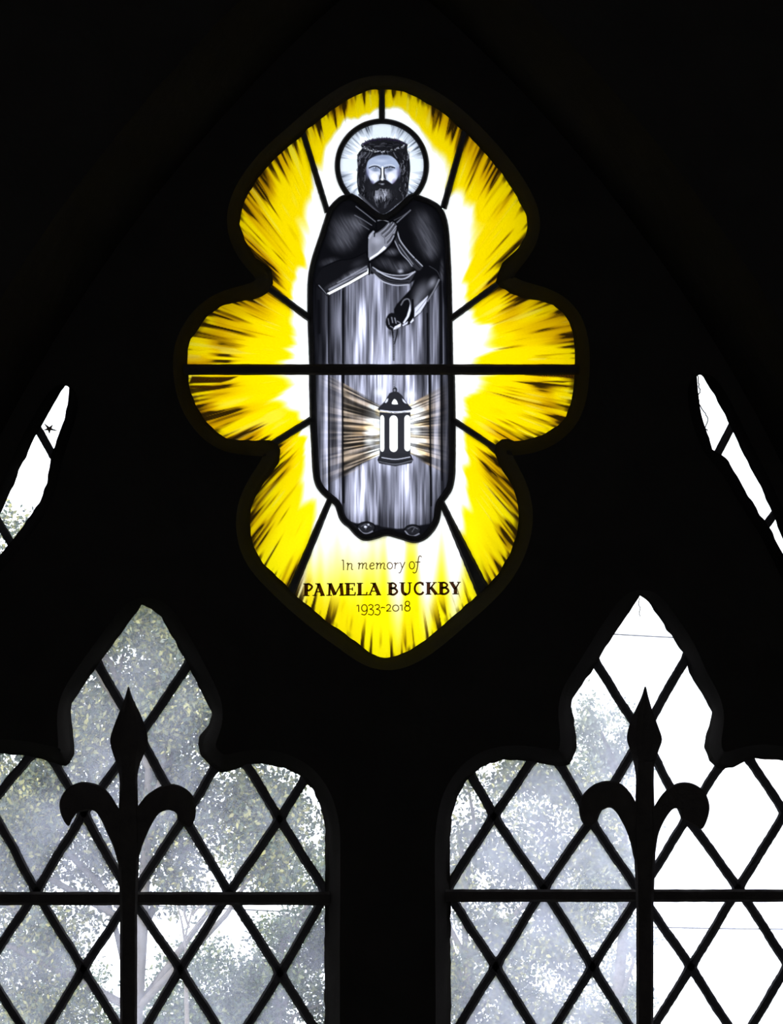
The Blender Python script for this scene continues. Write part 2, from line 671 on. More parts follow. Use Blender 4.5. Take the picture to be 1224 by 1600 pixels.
NA = 240
A_FR = match(arch_loop(150, SILL + 230), NA)
A_IN = match(arch_loop(44, SILL + 118), NA)
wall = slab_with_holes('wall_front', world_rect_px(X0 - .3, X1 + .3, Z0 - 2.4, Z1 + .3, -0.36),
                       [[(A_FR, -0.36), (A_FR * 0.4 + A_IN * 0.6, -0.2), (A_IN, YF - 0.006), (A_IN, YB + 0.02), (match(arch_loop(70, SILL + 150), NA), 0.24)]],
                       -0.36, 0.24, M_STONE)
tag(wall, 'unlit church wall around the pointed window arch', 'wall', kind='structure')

w = box('wall_left', (X0 - .3, YBACK, Z0), (X0, -0.36, Z1), M_PLASTER)
tag(w, 'plain unlit plastered side wall on the left of the window', 'wall', kind='structure')
w = box('wall_right', (X1, YBACK, Z0), (X1 + .3, -0.36, Z1), M_PLASTER)
tag(w, 'plain unlit plastered side wall on the right of the window', 'wall', kind='structure')
# unseen nave wall opposite; its window is added to lift the interior light
bw = dict(x0=-0.75, x1=0.75, z0=3.2, z1=4.3)
parts = [((X0 - .3, Z0), (bw['x0'], Z1)), ((bw['x1'], Z0), (X1 + .3, Z1)), ((bw['x0'], Z0), (bw['x1'], bw['z0'])), ((bw['x0'], bw['z1']), (bw['x1'], Z1))]
vs, fs = [], []
for (xa, za), (xb, zb) in parts:
    n0 = len(vs)
    for yy in (YBACK - .3, YBACK):
        vs += [(xa, yy, za), (xb, yy, za), (xb, yy, zb), (xa, yy, zb)]
    fs += [tuple(n0 + i for i in q) for q in ((0, 1, 2, 3), (7, 6, 5, 4), (0, 4, 5, 1), (1, 5, 6, 2), (2, 6, 7, 3), (3, 7, 4, 0))]
w = from_data('wall_back', vs, fs, [M_PLASTER])
fix_normals(w)
tag(w, 'plain unlit plastered wall facing the stained glass window', 'wall', kind='structure')
root = empty('added_fill_window', (0, YBACK - .15, bw['z0']))
tag(root, 'added unseen two-light window that brightens the interior from the wall opposite', 'window', kind='structure')
for xa, xb in ((bw['x0'], -0.04), (0.04, bw['x1'])):
    box('glass_pane', (xa, YBACK - .153, bw['z0']), (xb, YBACK - .150, bw['z1']), M_CLEAR, root)
box('mullion', (-0.04, YBACK - .2, bw['z0']), (0.04, YBACK - .1, bw['z1']), M_STONE, root)
w = box('floor', (X0 - .3, YBACK - .3, Z0 - .3), (X1 + .3, -0.36, Z0), M_FLOOR)
tag(w, 'dark stone church floor inside the room', 'floor', kind='structure')
w = box('ceiling', (X0 - .3, YBACK - .3, Z1), (X1 + .3, -0.36, Z1 + .3), M_PLASTER)
tag(w, 'dark plaster church ceiling above the window', 'ceiling', kind='structure')
w = box('ground', (-14, 0.3, -2.4), (16, 26.4, -2.2), M_GRASS)
tag(w, 'grassy churchyard ground under the trees outside', 'ground', kind='structure')

# ------------------------------------------------------------------ the painted figure: a canvas in photo pixels


class Canvas:
    def __init__(s, x0, y0, x1, y1, c):
        s.c = c
        s.xs = np.arange(x0, x1 + c * 0.5, c)
        s.ys = np.arange(y0, y1 + c * 0.5, c)
        s.X, s.Y = np.meshgrid(s.xs, s.ys)
        s.col = np.zeros(s.X.shape + (3,))

    def win(s, pts, pad):
        pts = np.asarray(pts, float)
        i0, i1 = np.searchsorted(s.xs, [pts[:, 0].min() - pad, pts[:, 0].max() + pad])
        j0, j1 = np.searchsorted(s.ys, [pts[:, 1].min() - pad, pts[:, 1].max() + pad])
        return (slice(j0, j1), slice(i0, i1))

    def put(s, w, a, v):
        v = g(v)
        s.col[w] = s.col[w] * (1 - a[..., None]) + v * a[..., None]

    def poly(s, pts, v, alpha=1.0, soft=0.8, smooth=3):
        p = catmull(pts, smooth, True) if smooth else np.asarray(pts, float)
        w = s.win(p, soft + 1)
        X, Y = s.X[w], s.Y[w]
        if X.size == 0:
            return
        d = dist_line(p, X, Y, True) * np.where(inside(p, X, Y), -1, 1)
        s.put(w, sstep(soft, -soft, d) * alpha, v)

    def stroke(s, pts, wd, v, alpha=1.0, soft=0.6, smooth=5, taper=0.0):
        p = catmull(pts, smooth) if smooth and len(pts) > 2 else np.asarray(pts, float)
        w = s.win(p, wd + soft + 1)
        X, Y = s.X[w], s.Y[w]
        if X.size == 0:
            return
        d = dist_line(p, X, Y)
        s.put(w, sstep(wd / 2 + soft, wd / 2 - soft, d) * alpha, v)

    def glow(s, cx, cy, rx, ry, v, alpha=1.0, rot=0.0, tex=None):
        R = max(rx, ry) * 1.1
        w = s.win([(cx - R, cy - R), (cx + R, cy + R)], 0)
        X, Y = s.X[w] - cx, s.Y[w] - cy
        if X.size == 0:
            return
        c, n = math.cos(rot), math.sin(rot)
        u, t = (X * c + Y * n) / rx, (-X * n + Y * c) / ry
        a = np.clip(1 - np.sqrt(u * u + t * t), 0, 1)
        a = a * a * (3 - 2 * a) * alpha
        if tex is not None:
            a = a * tex[w]
        s.put(w, a, v)

    def ell(s, cx, cy, rx, ry, v, alpha=1.0, soft=0.7, rot=0.0):
        t = np.linspace(0, 2 * math.pi, 24, endpoint=False)
        c, n = math.cos(rot), math.sin(rot)
        s.poly([(cx + rx * math.cos(a) * c - ry * math.sin(a) * n, cy + rx * math.cos(a) * n + ry * math.sin(a) * c) for a in t], v, alpha, soft, 0)


def g(v):
    """a grey of the paint (0..255, slightly violet-blue) or an explicit colour -> display 0..1"""
    if np.isscalar(v):
        return np.array([min(255, v * 0.985), min(255, v * 0.99), min(255, v * 1.07 + 3)]) / 255.0
    v = np.asarray(v, float)
    return v / 255.0


def zm(ox, oy, k):
    return lambda *pts: [(ox + x / k, oy + y / k) for x, y in pts]


HEAD_POLY = [(597 + 70 * math.cos(t), 259 - 70 * math.sin(t)) for t in np.linspace(math.radians(-45), math.radians(225), 60)] + \
    [(557, 309), (571, 321), (586, 333), (598, 339), (611, 334), (627, 321), (641, 306)]
ROBE_POLY = [(548, 307), (533, 311), (519, 325), (514, 336), (504, 367), (494, 397), (488, 420), (485, 445), (485, 490), (488, 567), (490, 660), (492, 700),
             (495, 745), (502, 763), (515, 776), (528, 788), (536, 810), (549, 822), (561, 835), (572, 840), (590, 836), (605, 832), (625, 837),
             (645, 843), (658, 841), (671, 831), (682, 813), (686, 788), (696, 773), (704, 757), (707, 720), (706, 600), (704, 567), (703, 500),
             (701, 420), (698, 367), (694, 342), (686, 326), (672, 316), (648, 307), (641, 305), (627, 321), (611, 335), (598, 339), (586, 333), (571, 321), (557, 308)]

rnd = random.Random(11)

# --- head and halo
H = Canvas(522, 184, 672, 344, 0.7)
th = np.arctan2(H.Y - 262, H.X - 597)
rr = np.hypot(H.X - 597, H.Y - 262)
st = vnoise(th * 12 + 50, rr / 22, 1) * 0.45 + vnoise(th * 40 + 90, rr / 16, 2) * 0.55
rim = sstep(46, 69, rr + (vnoise(th * 20 + 20, 0 * rr, 4) - .5) * 16)
val = 255 - rim * (45 + 135 * sstep(0.38, 0.78, st))
for a0, hw in ((-math.pi / 2, 13.5), (0.0, 9.0), (math.pi, 9.0)):
    along = (H.X - 597) * math.cos(a0) + (H.Y - 258) * math.sin(a0)
    across = -(H.X - 597) * math.sin(a0) + (H.Y - 258) * math.cos(a0)
    arm = sstep(hw + along * 0.02 + 1, hw + along * 0.02 - 1, np.abs(across)) * (along > 0)
    val = val * (1 - arm) + 244 * arm
H.col = np.stack([np.minimum(255, val - 8), np.minimum(255, val), np.minimum(255, val + 16)], -1) / 255.0
F = zm(535, 205, 9.792)
hair = [(300, 215), (300, 268), (248, 335), (228, 440), (237, 560), (225, 720), (235, 860), (262, 960), (330, 1050), (450, 1160), (560, 1250), (620, 1272),
        (700, 1240), (830, 1130), (945, 1040), (1000, 940), (1020, 780), (1040, 600), (1030, 430), (998, 300), (990, 210), (920, 160), (800, 125), (640, 112), (500, 128), (400, 160)]
H.poly(F(*hair), 28)
for i in range(230):      # wavy locks
    x, y = rnd.uniform(235, 1020), rnd.uniform(300, 1000)
    if 380 < x < 860 and y < 800:
        continue
    L = rnd.uniform(30, 85)
    dx = rnd.uniform(-16, 16)
    v = rnd.choice([8, 8, 60, 85, 110, 140])
    H.stroke(F((x, y), (x + dx, y + L * .5), (x - dx * .4, y + L)), rnd.uniform(0.7, 1.5), v, 0.75)
for i in range(46):
    x, y = rnd.uniform(380, 900), rnd.uniform(160, 260)
    H.stroke(F((x - 40, y + abs(x - 40 - 630) * .04), (x, y + rnd.uniform(-12, 8)), (x + 40, y + abs(x + 40 - 630) * .04)), rnd.uniform(.7, 1.3), rnd.choice([8, 8, 40, 75, 110]), 0.6)
for i in range(40):
    x = rnd.uniform(330, 930)
    H.stroke(F((x, 325), (x + (x - 630) * .12, 365), (x + (x - 630) * .3, 410)), 1.2, rnd.choice([8, 30, 60, 120]), .55)
face = [(375, 520), (400, 450), (465, 402), (560, 372), (640, 366), (720, 372), (785, 405), (835, 455), (868, 520), (872, 600), (850, 700), (800, 785), (750, 805),
        (690, 752), (610, 735), (540, 762), (482, 808), (430, 750), (388, 660), (370, 590)]
H.poly(F(*face), (176, 188, 218), soft=1.0)
f = lambda x, y: F((x, y))[0]
H.glow(*f(600, 450), 14, 5, (205, 214, 238), .8)
H.glow(*f(620, 395), 20, 6, (150, 160, 190), .8)
H.poly(F((392, 585), (450, 592), (520, 608), (585, 600), (588, 680), (560, 745), (500, 795), (452, 745), (412, 680)), 236, .9, 2.2)
H.poly(F((648, 600), (720, 606), (800, 590), (860, 600), (842, 690), (795, 770), (740, 790), (690, 745), (655, 700)), 236, .9, 2.2)
H.glow(*f(490, 700), 8, 9, 255, 1)
H.glow(*f(752, 700), 9, 10, 255, 1)
H.poly(F((430, 590), (470, 580), (560, 585), (580, 640), (540, 610)), (150, 162, 190), .6, 1.6)
H.poly(F((650, 590), (700, 585), (790, 575), (740, 610), (680, 640)), (140, 152, 182), .6, 1.6)
H.glow(*f(505, 596), 8, 4, (120, 132, 160), .9)
H.glow(*f(725, 592), 8, 4, (110, 122, 150), .9)
H.glow(*f(385, 640), 5, 14, (120, 122, 160), .7)
H.glow(*f(862, 640), 5, 14, (110, 110, 150), .8)
H.glow(*f(450, 790), 6, 6, (90, 84, 120), .8)
H.glow(*f(800, 780), 6, 8, (130, 115, 160), .7)
H.stroke(F((415, 540), (450, 520), (500, 512), (580, 526)), 1.0, 245, .8)
H.stroke(F((645, 526), (720, 514), (765, 517), (808, 542)), 1.0, 245, .8)
H.stroke(F((412, 562), (450, 545), (500, 535), (545, 545), (588, 575)), 1.7, 22)
H.stroke(F((640, 566), (690, 552), (740, 545), (800, 560)), 1.8, 22)
H.stroke(F((470, 566), (515, 572), (552, 564)), .8, 90, .8)
H.stroke(F((670, 570), (720, 575), (770, 566)), .8, 80, .8)
for ex in (508, 712):
    H.ell(*f(ex + 4, 556), 1.1, .8, 25, .9, .6)
    H.ell(*f(ex - 3, 548), .55, .45, 235, .9, .4)
H.stroke(F((615, 550), (616, 650), (612, 735)), 3.0, 250, .95, 1.0)
H.stroke(F((592, 575), (594, 650), (585, 700), (570, 735)), 1.9, 28, .95)
H.stroke(F((640, 575), (640, 650), (650, 705), (662, 730)), 2.2, 40, .9)
H.glow(*f(578, 700), 4, 6, 40, .6)
H.glow(*f(655, 690), 4, 6, 60, .6)
H.glow(*f(612, 740), 4, 3, 255, 1)
H.ell(*f(575, 735), 1.0, .7, 120)
H.ell(*f(660, 735), 1.0, .7, 120)
must = [(465, 830), (520, 780), (575, 758), (612, 764), (650, 758), (715, 778), (775, 830), (745, 868), (665, 850), (612, 815), (560, 850), (490, 868)]
H.poly(F(*must), 26, 1, 1.2)
beard = [(400, 760), (470, 812), (560, 840), (610, 830), (660, 840), (765, 812), (850, 740), (870, 860), (840, 1000), (740, 1130), (620, 1200), (500, 1120), (410, 1000), (385, 860)]
H.poly(F(*beard), 32, .9, 1.5)
H.glow(*f(612, 810), 5, 2.2, 170, 1)
H.stroke(F((560, 803), (590, 797), (640, 800)), .9, 130, .8)
H.glow(*f(612, 795), 5, 1.0, 25, .8)
for i in range(150):
    x = rnd.gauss(608, 80)
    y = rnd.uniform(880, 1010)
    lite = math.exp(-((x - 530) / 42) ** 2) + math.exp(-((x - 640) / 75) ** 2)
    v = 40 + 195 * lite * rnd.uniform(.4, 1) if rnd.random() < .8 else 20
    H.stroke(F((x, y), (x + (x - 608) * .05, y + rnd.uniform(30, 80))), rnd.uniform(.8, 1.5), min(v, 225), .75)
for i in range(50):
    x = rnd.uniform(430, 830)
    y = rnd.uniform(1000, 1130)
    if abs(x - 620) > 1180 - y + 40:
        continue
    H.stroke(F((x, y), (x + (608 - x) * .2, y + 50)), 1.0, rnd.choice([15, 70, 95]), .7)
H.stroke(F((262, 975), (400, 1110), (560, 1258)), 3.6, 78, 1, 1.2)
H.stroke(F((330, 1085), (440, 1165), (565, 1258)), 1.5, 135, .9)
H.stroke(F((712, 1245), (860, 1135), (1015, 985)), 3.4, 90, 1, 1.2)
H.stroke(F((735, 1222), (850, 1145), (925, 1085)), 1.4, 160, .9)
# crown of thorns
low = catmull(F((305, 210), (350, 265), (430, 292), (520, 305), (610, 315), (700, 300), (800, 280), (900, 250), (985, 215)), 6)
up = catmull(F((305, 205), (390, 158), (500, 128), (620, 115), (740, 120), (860, 145), (985, 205)), 6)
H.stroke(low, 3.4, 22, .9, 1, 0)
H.stroke(up, 2.6, 30, .9, 1, 0)
for k in range(len(low) * 2):
    p = low[k // 2]
    a = rnd.uniform(-.8, .8)
    q = (p[0] + rnd.uniform(-1.5, 1.5), p[1] + rnd.uniform(-1.9, 1.9))
    H.stroke([(q[0] - 1.1 * math.cos(a), q[1] - 1.1 * math.sin(a)), (q[0] + 1.1 * math.cos(a), q[1] + 1.1 * math.sin(a))], rnd.uniform(.5, .9), rnd.choice([230, 250, 30, 120, 20]), .9, .4)
for p in list(up) + list(up):
    a = rnd.uniform(0, 2 * math.pi)
    q = (p[0] + rnd.uniform(-1.5, 1.5), p[1] + rnd.uniform(-.5, 1))
    H.stroke([q, (q[0] + 3.0 * math.cos(a), q[1] + 2.4 * math.sin(a) - .6)], .7, (48, 38, 70), .9, .4)

# --- robe
R = Canvas(478, 300, 714, 848, 0.9)
RX, RY = R.X, R.Y
vst = (vnoise(RX * 0.16, RY * 0.016, 21) * .50 + vnoise(RX * 0.45, RY * 0.022, 22) * .34 + vnoise(RX * 1.1, RY * 0.05, 23) * .16)
up_x = [475, 487, 495, 501, 510, 512, 514, 520, 531, 534, 536, 540, 553, 559, 562, 569, 577, 584, 592, 600, 608, 616, 631, 640, 648, 656, 664, 667, 669, 673, 679, 685, 687, 689, 693, 695, 700, 715]
up_v = [25, 28, 45, 40, 95, 120, 38, 95, 140, 190, 30, 110, 150, 190, 215, 200, 150, 165, 200, 150, 170, 130, 130, 150, 195, 160, 100, 70, 22, 130, 190, 150, 40, 28, 130, 40, 25, 25]
lo_x = [475, 495, 500, 505, 510, 512.5, 514, 516, 524, 532, 534, 535.5, 537.5, 540, 553, 569, 577, 589, 598, 628, 638, 648, 655, 663, 669, 671, 673, 676, 687, 689.5, 692, 697, 701, 715]
lo_v = [60, 60, 95, 130, 225, 220, 30, 130, 170, 225, 200, 15, 15, 110, 150, 220, 180, 215, 190, 170, 210, 190, 100, 120, 200, 35, 35, 200, 190, 30, 55, 85, 55, 30]
bt_x = [475, 495, 505, 512, 514, 522, 533, 536, 540, 553, 566, 573, 589, 600, 612, 624, 636, 644, 651, 663, 671, 673, 678, 687, 690, 697, 715]
bt_v = [50, 70, 130, 210, 30, 150, 215, 20, 105, 160, 240, 205, 165, 75, 120, 150, 240, 150, 115, 140, 100, 30, 150, 110, 30, 70, 30]
bu = np.interp(RX, up_x, up_v)
bl = np.interp(RX, lo_x, lo_v)
bb = np.interp(RX, bt_x, bt_v)
tb = sstep(715, 750, RY)
base = np.where(RY < 577, bu, bl * (1 - tb) + bb * tb)
base = np.where(RY < 577, base * (0.78 + 0.27 * sstep(430, 560, RY)), base)
base = np.clip(base * (0.06 + 1.70 * vst), 0, 255)
base = base * (1 - 0.5 * sstep(790, 822, RY) * (1 - 0.6 * vst))
base = base * np.where(np.abs(RX - 597) > 62, np.where(RY < 577, .75, .9), 1.0)
R.col = np.stack([base * .97, base * .975, np.minimum(255, base * 1.085 + 3)], -1) / 255
Z = zm(475, 300, 5.1)
z = lambda x, y: Z((x, y))[0]
# cape
R.poly(Z((10, 690), (80, 735), (190, 822), (400, 720), (520, 652), (560, 655), (640, 712), (740, 740), (835, 735), (900, 690), (1000, 600), (1100, 660), (1120, 900), (1210, 900),
         (1220, 300), (1000, -40), (300, -40), (60, 500)), 13, 1, .8, 0)
tex = .35 + 1.0 * (vnoise((RX * .5 + RY * .86) * .05, (-RX * .86 + RY * .5) * .42, 31) * .6 + vnoise((RX * .5 + RY * .86) * .09, (-RX * .86 + RY * .5) * 1.0, 33) * .4)
for cx, cy, rx, ry, v, rot in ((330, 300, 36, 34, 120, .3), (300, 400, 30, 24, 98, .2), (420, 250, 26, 16, 104, .6), (980, 360, 26, 44, 112, -.35), (940, 240, 26, 30, 82, -.4), (1010, 470, 18, 22, 92, 0),
                               (200, 560, 22, 10, 85, -.2), (700, 480, 16, 9, 112, 0), (660, 570, 26, 14, 80, .2), (780, 600, 24, 14, 120, -.2), (1100, 640, 5, 30, 90, 0)):
    R.glow(*z(cx, cy), rx, ry, v, .72, rot, tex)
# collar lines
R.stroke(Z((415, 115), (500, 180), (575, 240)), 1.5, 118, .9)
R.stroke(Z((405, 185), (470, 220), (540, 265)), 1.6, 110, .8)
R.stroke(Z((440, 250), (480, 275), (520, 300)), 1.6, 100, .7)
R.stroke(Z((735, 250), (790, 200), (850, 145)), 1.6, 125, .9)
R.stroke(Z((720, 225), (780, 195), (830, 160)), 1.0, 95, .8)
R.stroke(Z((590, 228), (630, 222), (680, 240)), 1.7, 140, .9)
R.stroke(Z((578, 235), (575, 300), (560, 335)), 2.4, 8, 1)
# breast fold and sash
R.poly(Z((745, 310), (775, 400), (850, 500), (945, 590), (905, 625), (800, 520), (740, 430), (722, 370)), 44, 1, .8)
R.stroke(Z((745, 312), (768, 385), (830, 470), (880, 525)), 1.9, 165)
R.stroke(Z((890, 535), (920, 565), (945, 590)), 1.8, 165)
R.stroke(Z((760, 420), (800, 480), (870, 575)), 1.6, 120)
R.stroke(Z((722, 385), (770, 480), (830, 545), (862, 590)), 1.7, 150)
R.stroke(Z((735, 320), (760, 405), (830, 495), (925, 605)), 1.2, 10, .9)
R.poly(Z((540, 605), (640, 655), (740, 672), (830, 660), (895, 625), (880, 660), (830, 738), (740, 742), (640, 712), (560, 655)), 52, 1, .8)
R.stroke(Z((550, 600), (620, 640), (720, 664), (820, 660), (870, 640)), 1.7, 175)
R.stroke(Z((580, 625), (660, 668), (740, 690), (810, 688), (885, 635)), 2.0, 190)
R.stroke(Z((600, 650), (680, 690), (760, 705), (840, 695)), 1.6, 14)
R.stroke(Z((560, 655), (620, 708), (700, 738), (760, 744), (832, 738)), 1.8, 180)
R.stroke(Z((620, 680), (700, 715), (830, 720)), 1.2, 12)
R.glow(*z(770, 632), 7, 5, 185, .9)
# blessing arm sleeve
R.poly(Z((85, 710), (150, 600), (270, 548), (380, 532), (500, 478), (522, 560), (520, 650), (190, 825), (130, 765)), 17, 1, .8, 0)
R.glow(*z(385, 650), 34, 8, 118, .75, -.5, tex)
R.glow(*z(250, 735), 28, 8, 100, .7, -.5, tex)
R.glow(*z(430, 570), 18, 9, 50, .7, -.4)
R.stroke(Z((205, 778), (350, 700), (505, 612)), 3.6, 165, .85, 1.6)
R.stroke(Z((270, 725), (400, 650), (500, 592)), 2.0, 190, .7, 1.2)
R.stroke(Z((165, 795), (188, 770), (360, 688), (508, 628)), 1.1, 25, .8)
R.poly(Z((185, 806), (360, 716), (505, 632), (512, 606), (518, 648), (360, 738), (192, 824)), 250, 1, .5, 0)
R.stroke(Z((120, 745), (150, 780), (180, 815)), 1.8, 150, .8)
R.stroke(Z((80, 712), (130, 765), (185, 826)), 1.3, 12, .9)
R.stroke(Z((500, 478), (522, 560), (520, 655)), 2.6, 6)
R.stroke(Z((528, 570), (532, 610), (530, 650)), .9, 110, .8)
R.stroke(Z((150, 600), (270, 548), (380, 532), (500, 478)), 1.7, 8)
# blessing hand
R.poly(Z((505, 420), (510, 320), (550, 285), (600, 300), (700, 225), (750, 260), (750, 310), (720, 400), (655, 475), (525, 560)), 8, .9, 1, 2)
hand = [(515, 385), (520, 345), (540, 322), (556, 330), (560, 352), (575, 350), (612, 305), (650, 275), (690, 245), (716, 238), (736, 262), (738, 292), (718, 350), (700, 398), (650, 455), (590, 502), (525, 544), (514, 480)]
R.poly(Z(*hand), 138, 1, .7, 2)
R.glow(*z(600, 400), 13, 12, 178, .8)
R.glow(*z(570, 440), 9, 12, 120, .5)
R.poly(Z((525, 543), (530, 515), (600, 470), (640, 435), (655, 452), (590, 502)), 245, 1, .7, 0)
R.stroke(Z((525, 345), (535, 370), (528, 400)), 1.6, 210, .9)
R.stroke(Z((548, 330), (566, 345), (556, 362)), 1.8, 10)
J = zm(560, 340, 8.16)
for p0, p1, wd in (((262, 190), (392, 72), 2.8), ((300, 225), (452, 72), 3.0), ((335, 265), (480, 104), 3.0), ((362, 345), (452, 226), 3.2)):
    mid = ((p0[0] + p1[0]) / 2 + 6, (p0[1] + p1[1]) / 2 + 4)
    R.stroke(J(p0, mid, p1), wd + 1.8, 9, .95, .6)
    R.stroke(J(p0, mid, p1), wd, 92, 1, .6)
    R.stroke(J((p0[0] + 4, p0[1] + 10), (mid[0] + 8, mid[1] + 8), (p1[0] + 2, p1[1] + 8)), 1.2, 190, .85, .5)
R.poly(J((135, 270), (150, 230), (250, 190), (300, 215), (350, 260), (368, 345), (345, 395), (260, 450), (145, 545), (132, 420)), 138, 1, 1.6, 2)
R.glow(*J((240, 290))[0], 13, 11, 178, .8)
R.glow(*J((190, 400))[0], 8, 13, 108, .55)
R.poly(J((142, 545), (150, 510), (250, 445), (330, 362), (360, 385), (262, 462)), 245, 1, .8, 0)
R.stroke(J((140, 260), (175, 205), (195, 180)), 3.2, 175, .95, .8)
R.stroke(J((205, 240), (212, 195), (225, 165)), 1.8, 9, .95)
R.stroke(J((290, 220), (335, 262), (340, 330)), .9, 60, .7)
# lowered arm with lantern
R.poly(Z((950, 598), (1000, 578), (1055, 610), (1092, 690), (1050, 780), (985, 880), (935, 960), (882, 1004), (862, 1000), (870, 1030), (790, 1070), (720, 970), (740, 895), (850, 775), (890, 680)), 13, 1, 1, 2)
R.glow(*z(935, 800), 18, 30, 112, .8, .5)
R.glow(*z(1025, 725), 10, 16, 150, .8, .5)
R.glow(*z(900, 880), 10, 20, 120, .8, .3)
R.stroke(Z((1078, 700), (1040, 780), (985, 870)), 2.2, 160, .8, 1.2)
R.poly(Z((880, 1000), (884, 925), (930, 880), (990, 825), (975, 885), (930, 960)), 225, 1, .9, 0)
R.stroke(Z((895, 960), (940, 905), (985, 845)), 1.2, 110, .7)
R.stroke(Z((1000, 590), (1060, 630), (1090, 690)), 1.2, 70, .7)
R.ell(*z(795, 940), 9.5, 17, 14, 1, .8, .35)
R.stroke(Z((775, 900), (800, 860), (835, 855), (850, 900), (845, 960), (815, 1020), (780, 1055)), 2.0, 120, .9)
R.poly(Z((848, 890), (852, 940), (840, 990), (800, 1050), (790, 1040), (820, 990), (835, 940)), 235, 1, .7, 0)
R.stroke(Z((868, 860), (868, 940), (855, 1010)), 2.6, 8)
R.poly(Z((845, 1040), (872, 1005), (876, 1025), (855, 1045)), 235, 1, .6, 0)
R.poly(Z((785, 1060), (830, 1030), (826, 1050), (790, 1070)), 225, 1, .6, 0)
R.poly(Z((655, 1010), (680, 970), (720, 965), (760, 1000), (790, 1030), (775, 1070), (720, 1100), (680, 1095), (655, 1060)), 16, 1, 1, 2)
for a, b, v in (((672, 1010), (680, 1055), 110), ((700, 1000), (708, 1040), 130), ((725, 1005), (735, 1045), 140), ((690, 1070), (715, 1085), 120), ((745, 1030), (765, 1040), 120)):
    R.stroke(Z(a, b), 1.9, v, .9)
R.poly(Z((712, 1098), (725, 1072), (775, 1045), (772, 1070), (740, 1092)), 240, 1, .6, 0)
R.glow(*z(690, 1120), 6, 10, 50, .7)
R.glow(*z(745, 1120), 6, 12, 45, .7)
R.stroke(Z((705, 1100), (712, 1160), (715, 1224), (716, 1340)), 2.6, 16, .95)
R.stroke(Z((745, 1095), (738, 1150), (722, 1210)), 1.8, 20, .95)
for k in range(34):
    y = 522 + k * 2.6
    R.ell(615.4 + (y - 520) * 0.005, y, .65, .75, 190 if y > 528 else 120, .9, .4)
R.stroke([(615.6, 586), (616.4, 611)], 3.0, 40, .75)
for k in range(10):
    R.ell(616, 587 + k * 2.6, .8, .8, 215, .95, .4)
# deep folds drawn in black
for pts, wd in ((((536, 455), (536, 567)), 2.8), (((513, 460), (513.5, 567)), 1.8), (((668, 490), (669, 567)), 2.6), (((689, 440), (691, 567)), 2.8), (((498, 470), (499, 520)), 4.0)):
    R.stroke(pts, wd, 12, .92, .8, 0)
for pts, wd in ((((513.5, 586), (514, 768)), 1.9), (((535.5, 586), (536, 700), (537, 785)), 3.4), (((671, 586), (672.5, 700), (674, 790)), 2.8), (((690, 586), (691, 750)), 2.2)):
    R.stroke(pts, wd, 12, .94, .8, 0)
# lantern light: rays
U = zm(475, 580, 5.1)
u = lambda x, y: U((x, y))[0]
lx, ly = u(729, 490)
ax = np.abs(RX - lx)
dy = RY - ly
tv = dy / (ax + 62.0)
ta = np.where(RX < lx, tv + 7.0, tv + 3.0)
ray = vnoise(ta * 17 + 60, ax / 60 + .37, 41) * .42 + vnoise(ta * 52 + 60, ax / 44 + .61, 42) * .58
lim = np.where(dy < 0, 49 + .55 * (ax - 27), 39 + .57 * (ax - 27))
edge = sstep(0, 5, lim - np.abs(dy) + (ray - .5) * 8) * (RY > 587)
body = np.hypot(np.maximum(ax - 24, 0), np.maximum(np.abs(dy) - 26, 0))
tr = body
fade = edge * np.where(ax > np.where(RX < lx, 82, 54), .5, 1.0) * (0.80 + .20 * sstep(.25, .6, vnoise(ta * 17 + 9, ax / 50, 46))) * sstep(np.where(RX < lx, 128.0, 92.0), np.where(RX < lx, 70.0, 50.0), ax)
fade = np.clip(fade, 0, 1)
bright = np.clip(1.15 - body / 24, 0, 1.0)
warm = np.stack([100 + 155 * bright, 88 + 167 * bright, 76 + 179 * bright], -1)
rayc = warm * (0.30 + 1.75 * sstep(.30, .72, ray)[..., None] + .25 * bright[..., None])
rayc = np.clip(rayc, 0, 255) / 255
amber = sstep(.50, .68, vnoise(ta * 16 + 5, ax / 20, 44)) * sstep(60, 15, tr) * .55
rayc = rayc * (1 - amber[..., None] * np.array([0.0, .14, .42]))
foldk = np.clip(bl / 110, .18, 1)[..., None]
rayc = rayc * np.where((ax > np.where(RX < lx, 82, 54))[..., None], foldk, 1)
R.col = R.col * (1 - fade[..., None] * .95) + rayc * (fade[..., None] * .95)
for sx, sy, rr_ in ((608, 170, 14), (850, 190, 13), (545, 480, 13), (890, 480, 12), (520, 560, 12)):
    R.glow(*u(sx, sy), rr_, rr_ * .8, 255, .75)
for pts, wd in ((((513.5, 590), (514, 768)), 1.5), (((535.5, 590), (536, 700), (537, 785)), 2.4), (((671, 590), (672.5, 700), (674, 790)), 2.2), (((690, 590), (691, 750)), 2.0)):
    R.stroke(pts, wd, 14, .8, .8, 0)
# lantern
R.ell(*u(726, 150), 3.6, 4.4, 40)
R.ell(*u(724, 152), 1.6, 2.2, 150, .8)
R.poly(U((588, 302), (600, 285), (640, 245), (668, 200), (682, 175), (710, 163), (750, 165), (780, 190), (810, 235), (845, 280), (864, 298), (850, 310), (730, 330), (600, 314)), 40, 1, .6, 0)
R.poly(U((702, 262), (708, 238), (722, 222), (738, 232), (748, 255), (745, 264)), 250, 1, .5, 2)
R.poly(U((645, 250), (660, 222), (674, 216), (668, 240), (655, 254)), 235, 1, .5, 0)
R.poly(U((782, 216), (798, 228), (822, 258), (806, 256), (790, 240)), 225, 1, .5, 0)
R.stroke(U((610, 312), (730, 324), (845, 314)), 1.5, 235, 1, .5)
R.poly(U((604, 325), (730, 336), (850, 326), (850, 690), (604, 690)), 46, 1, .6, 0)


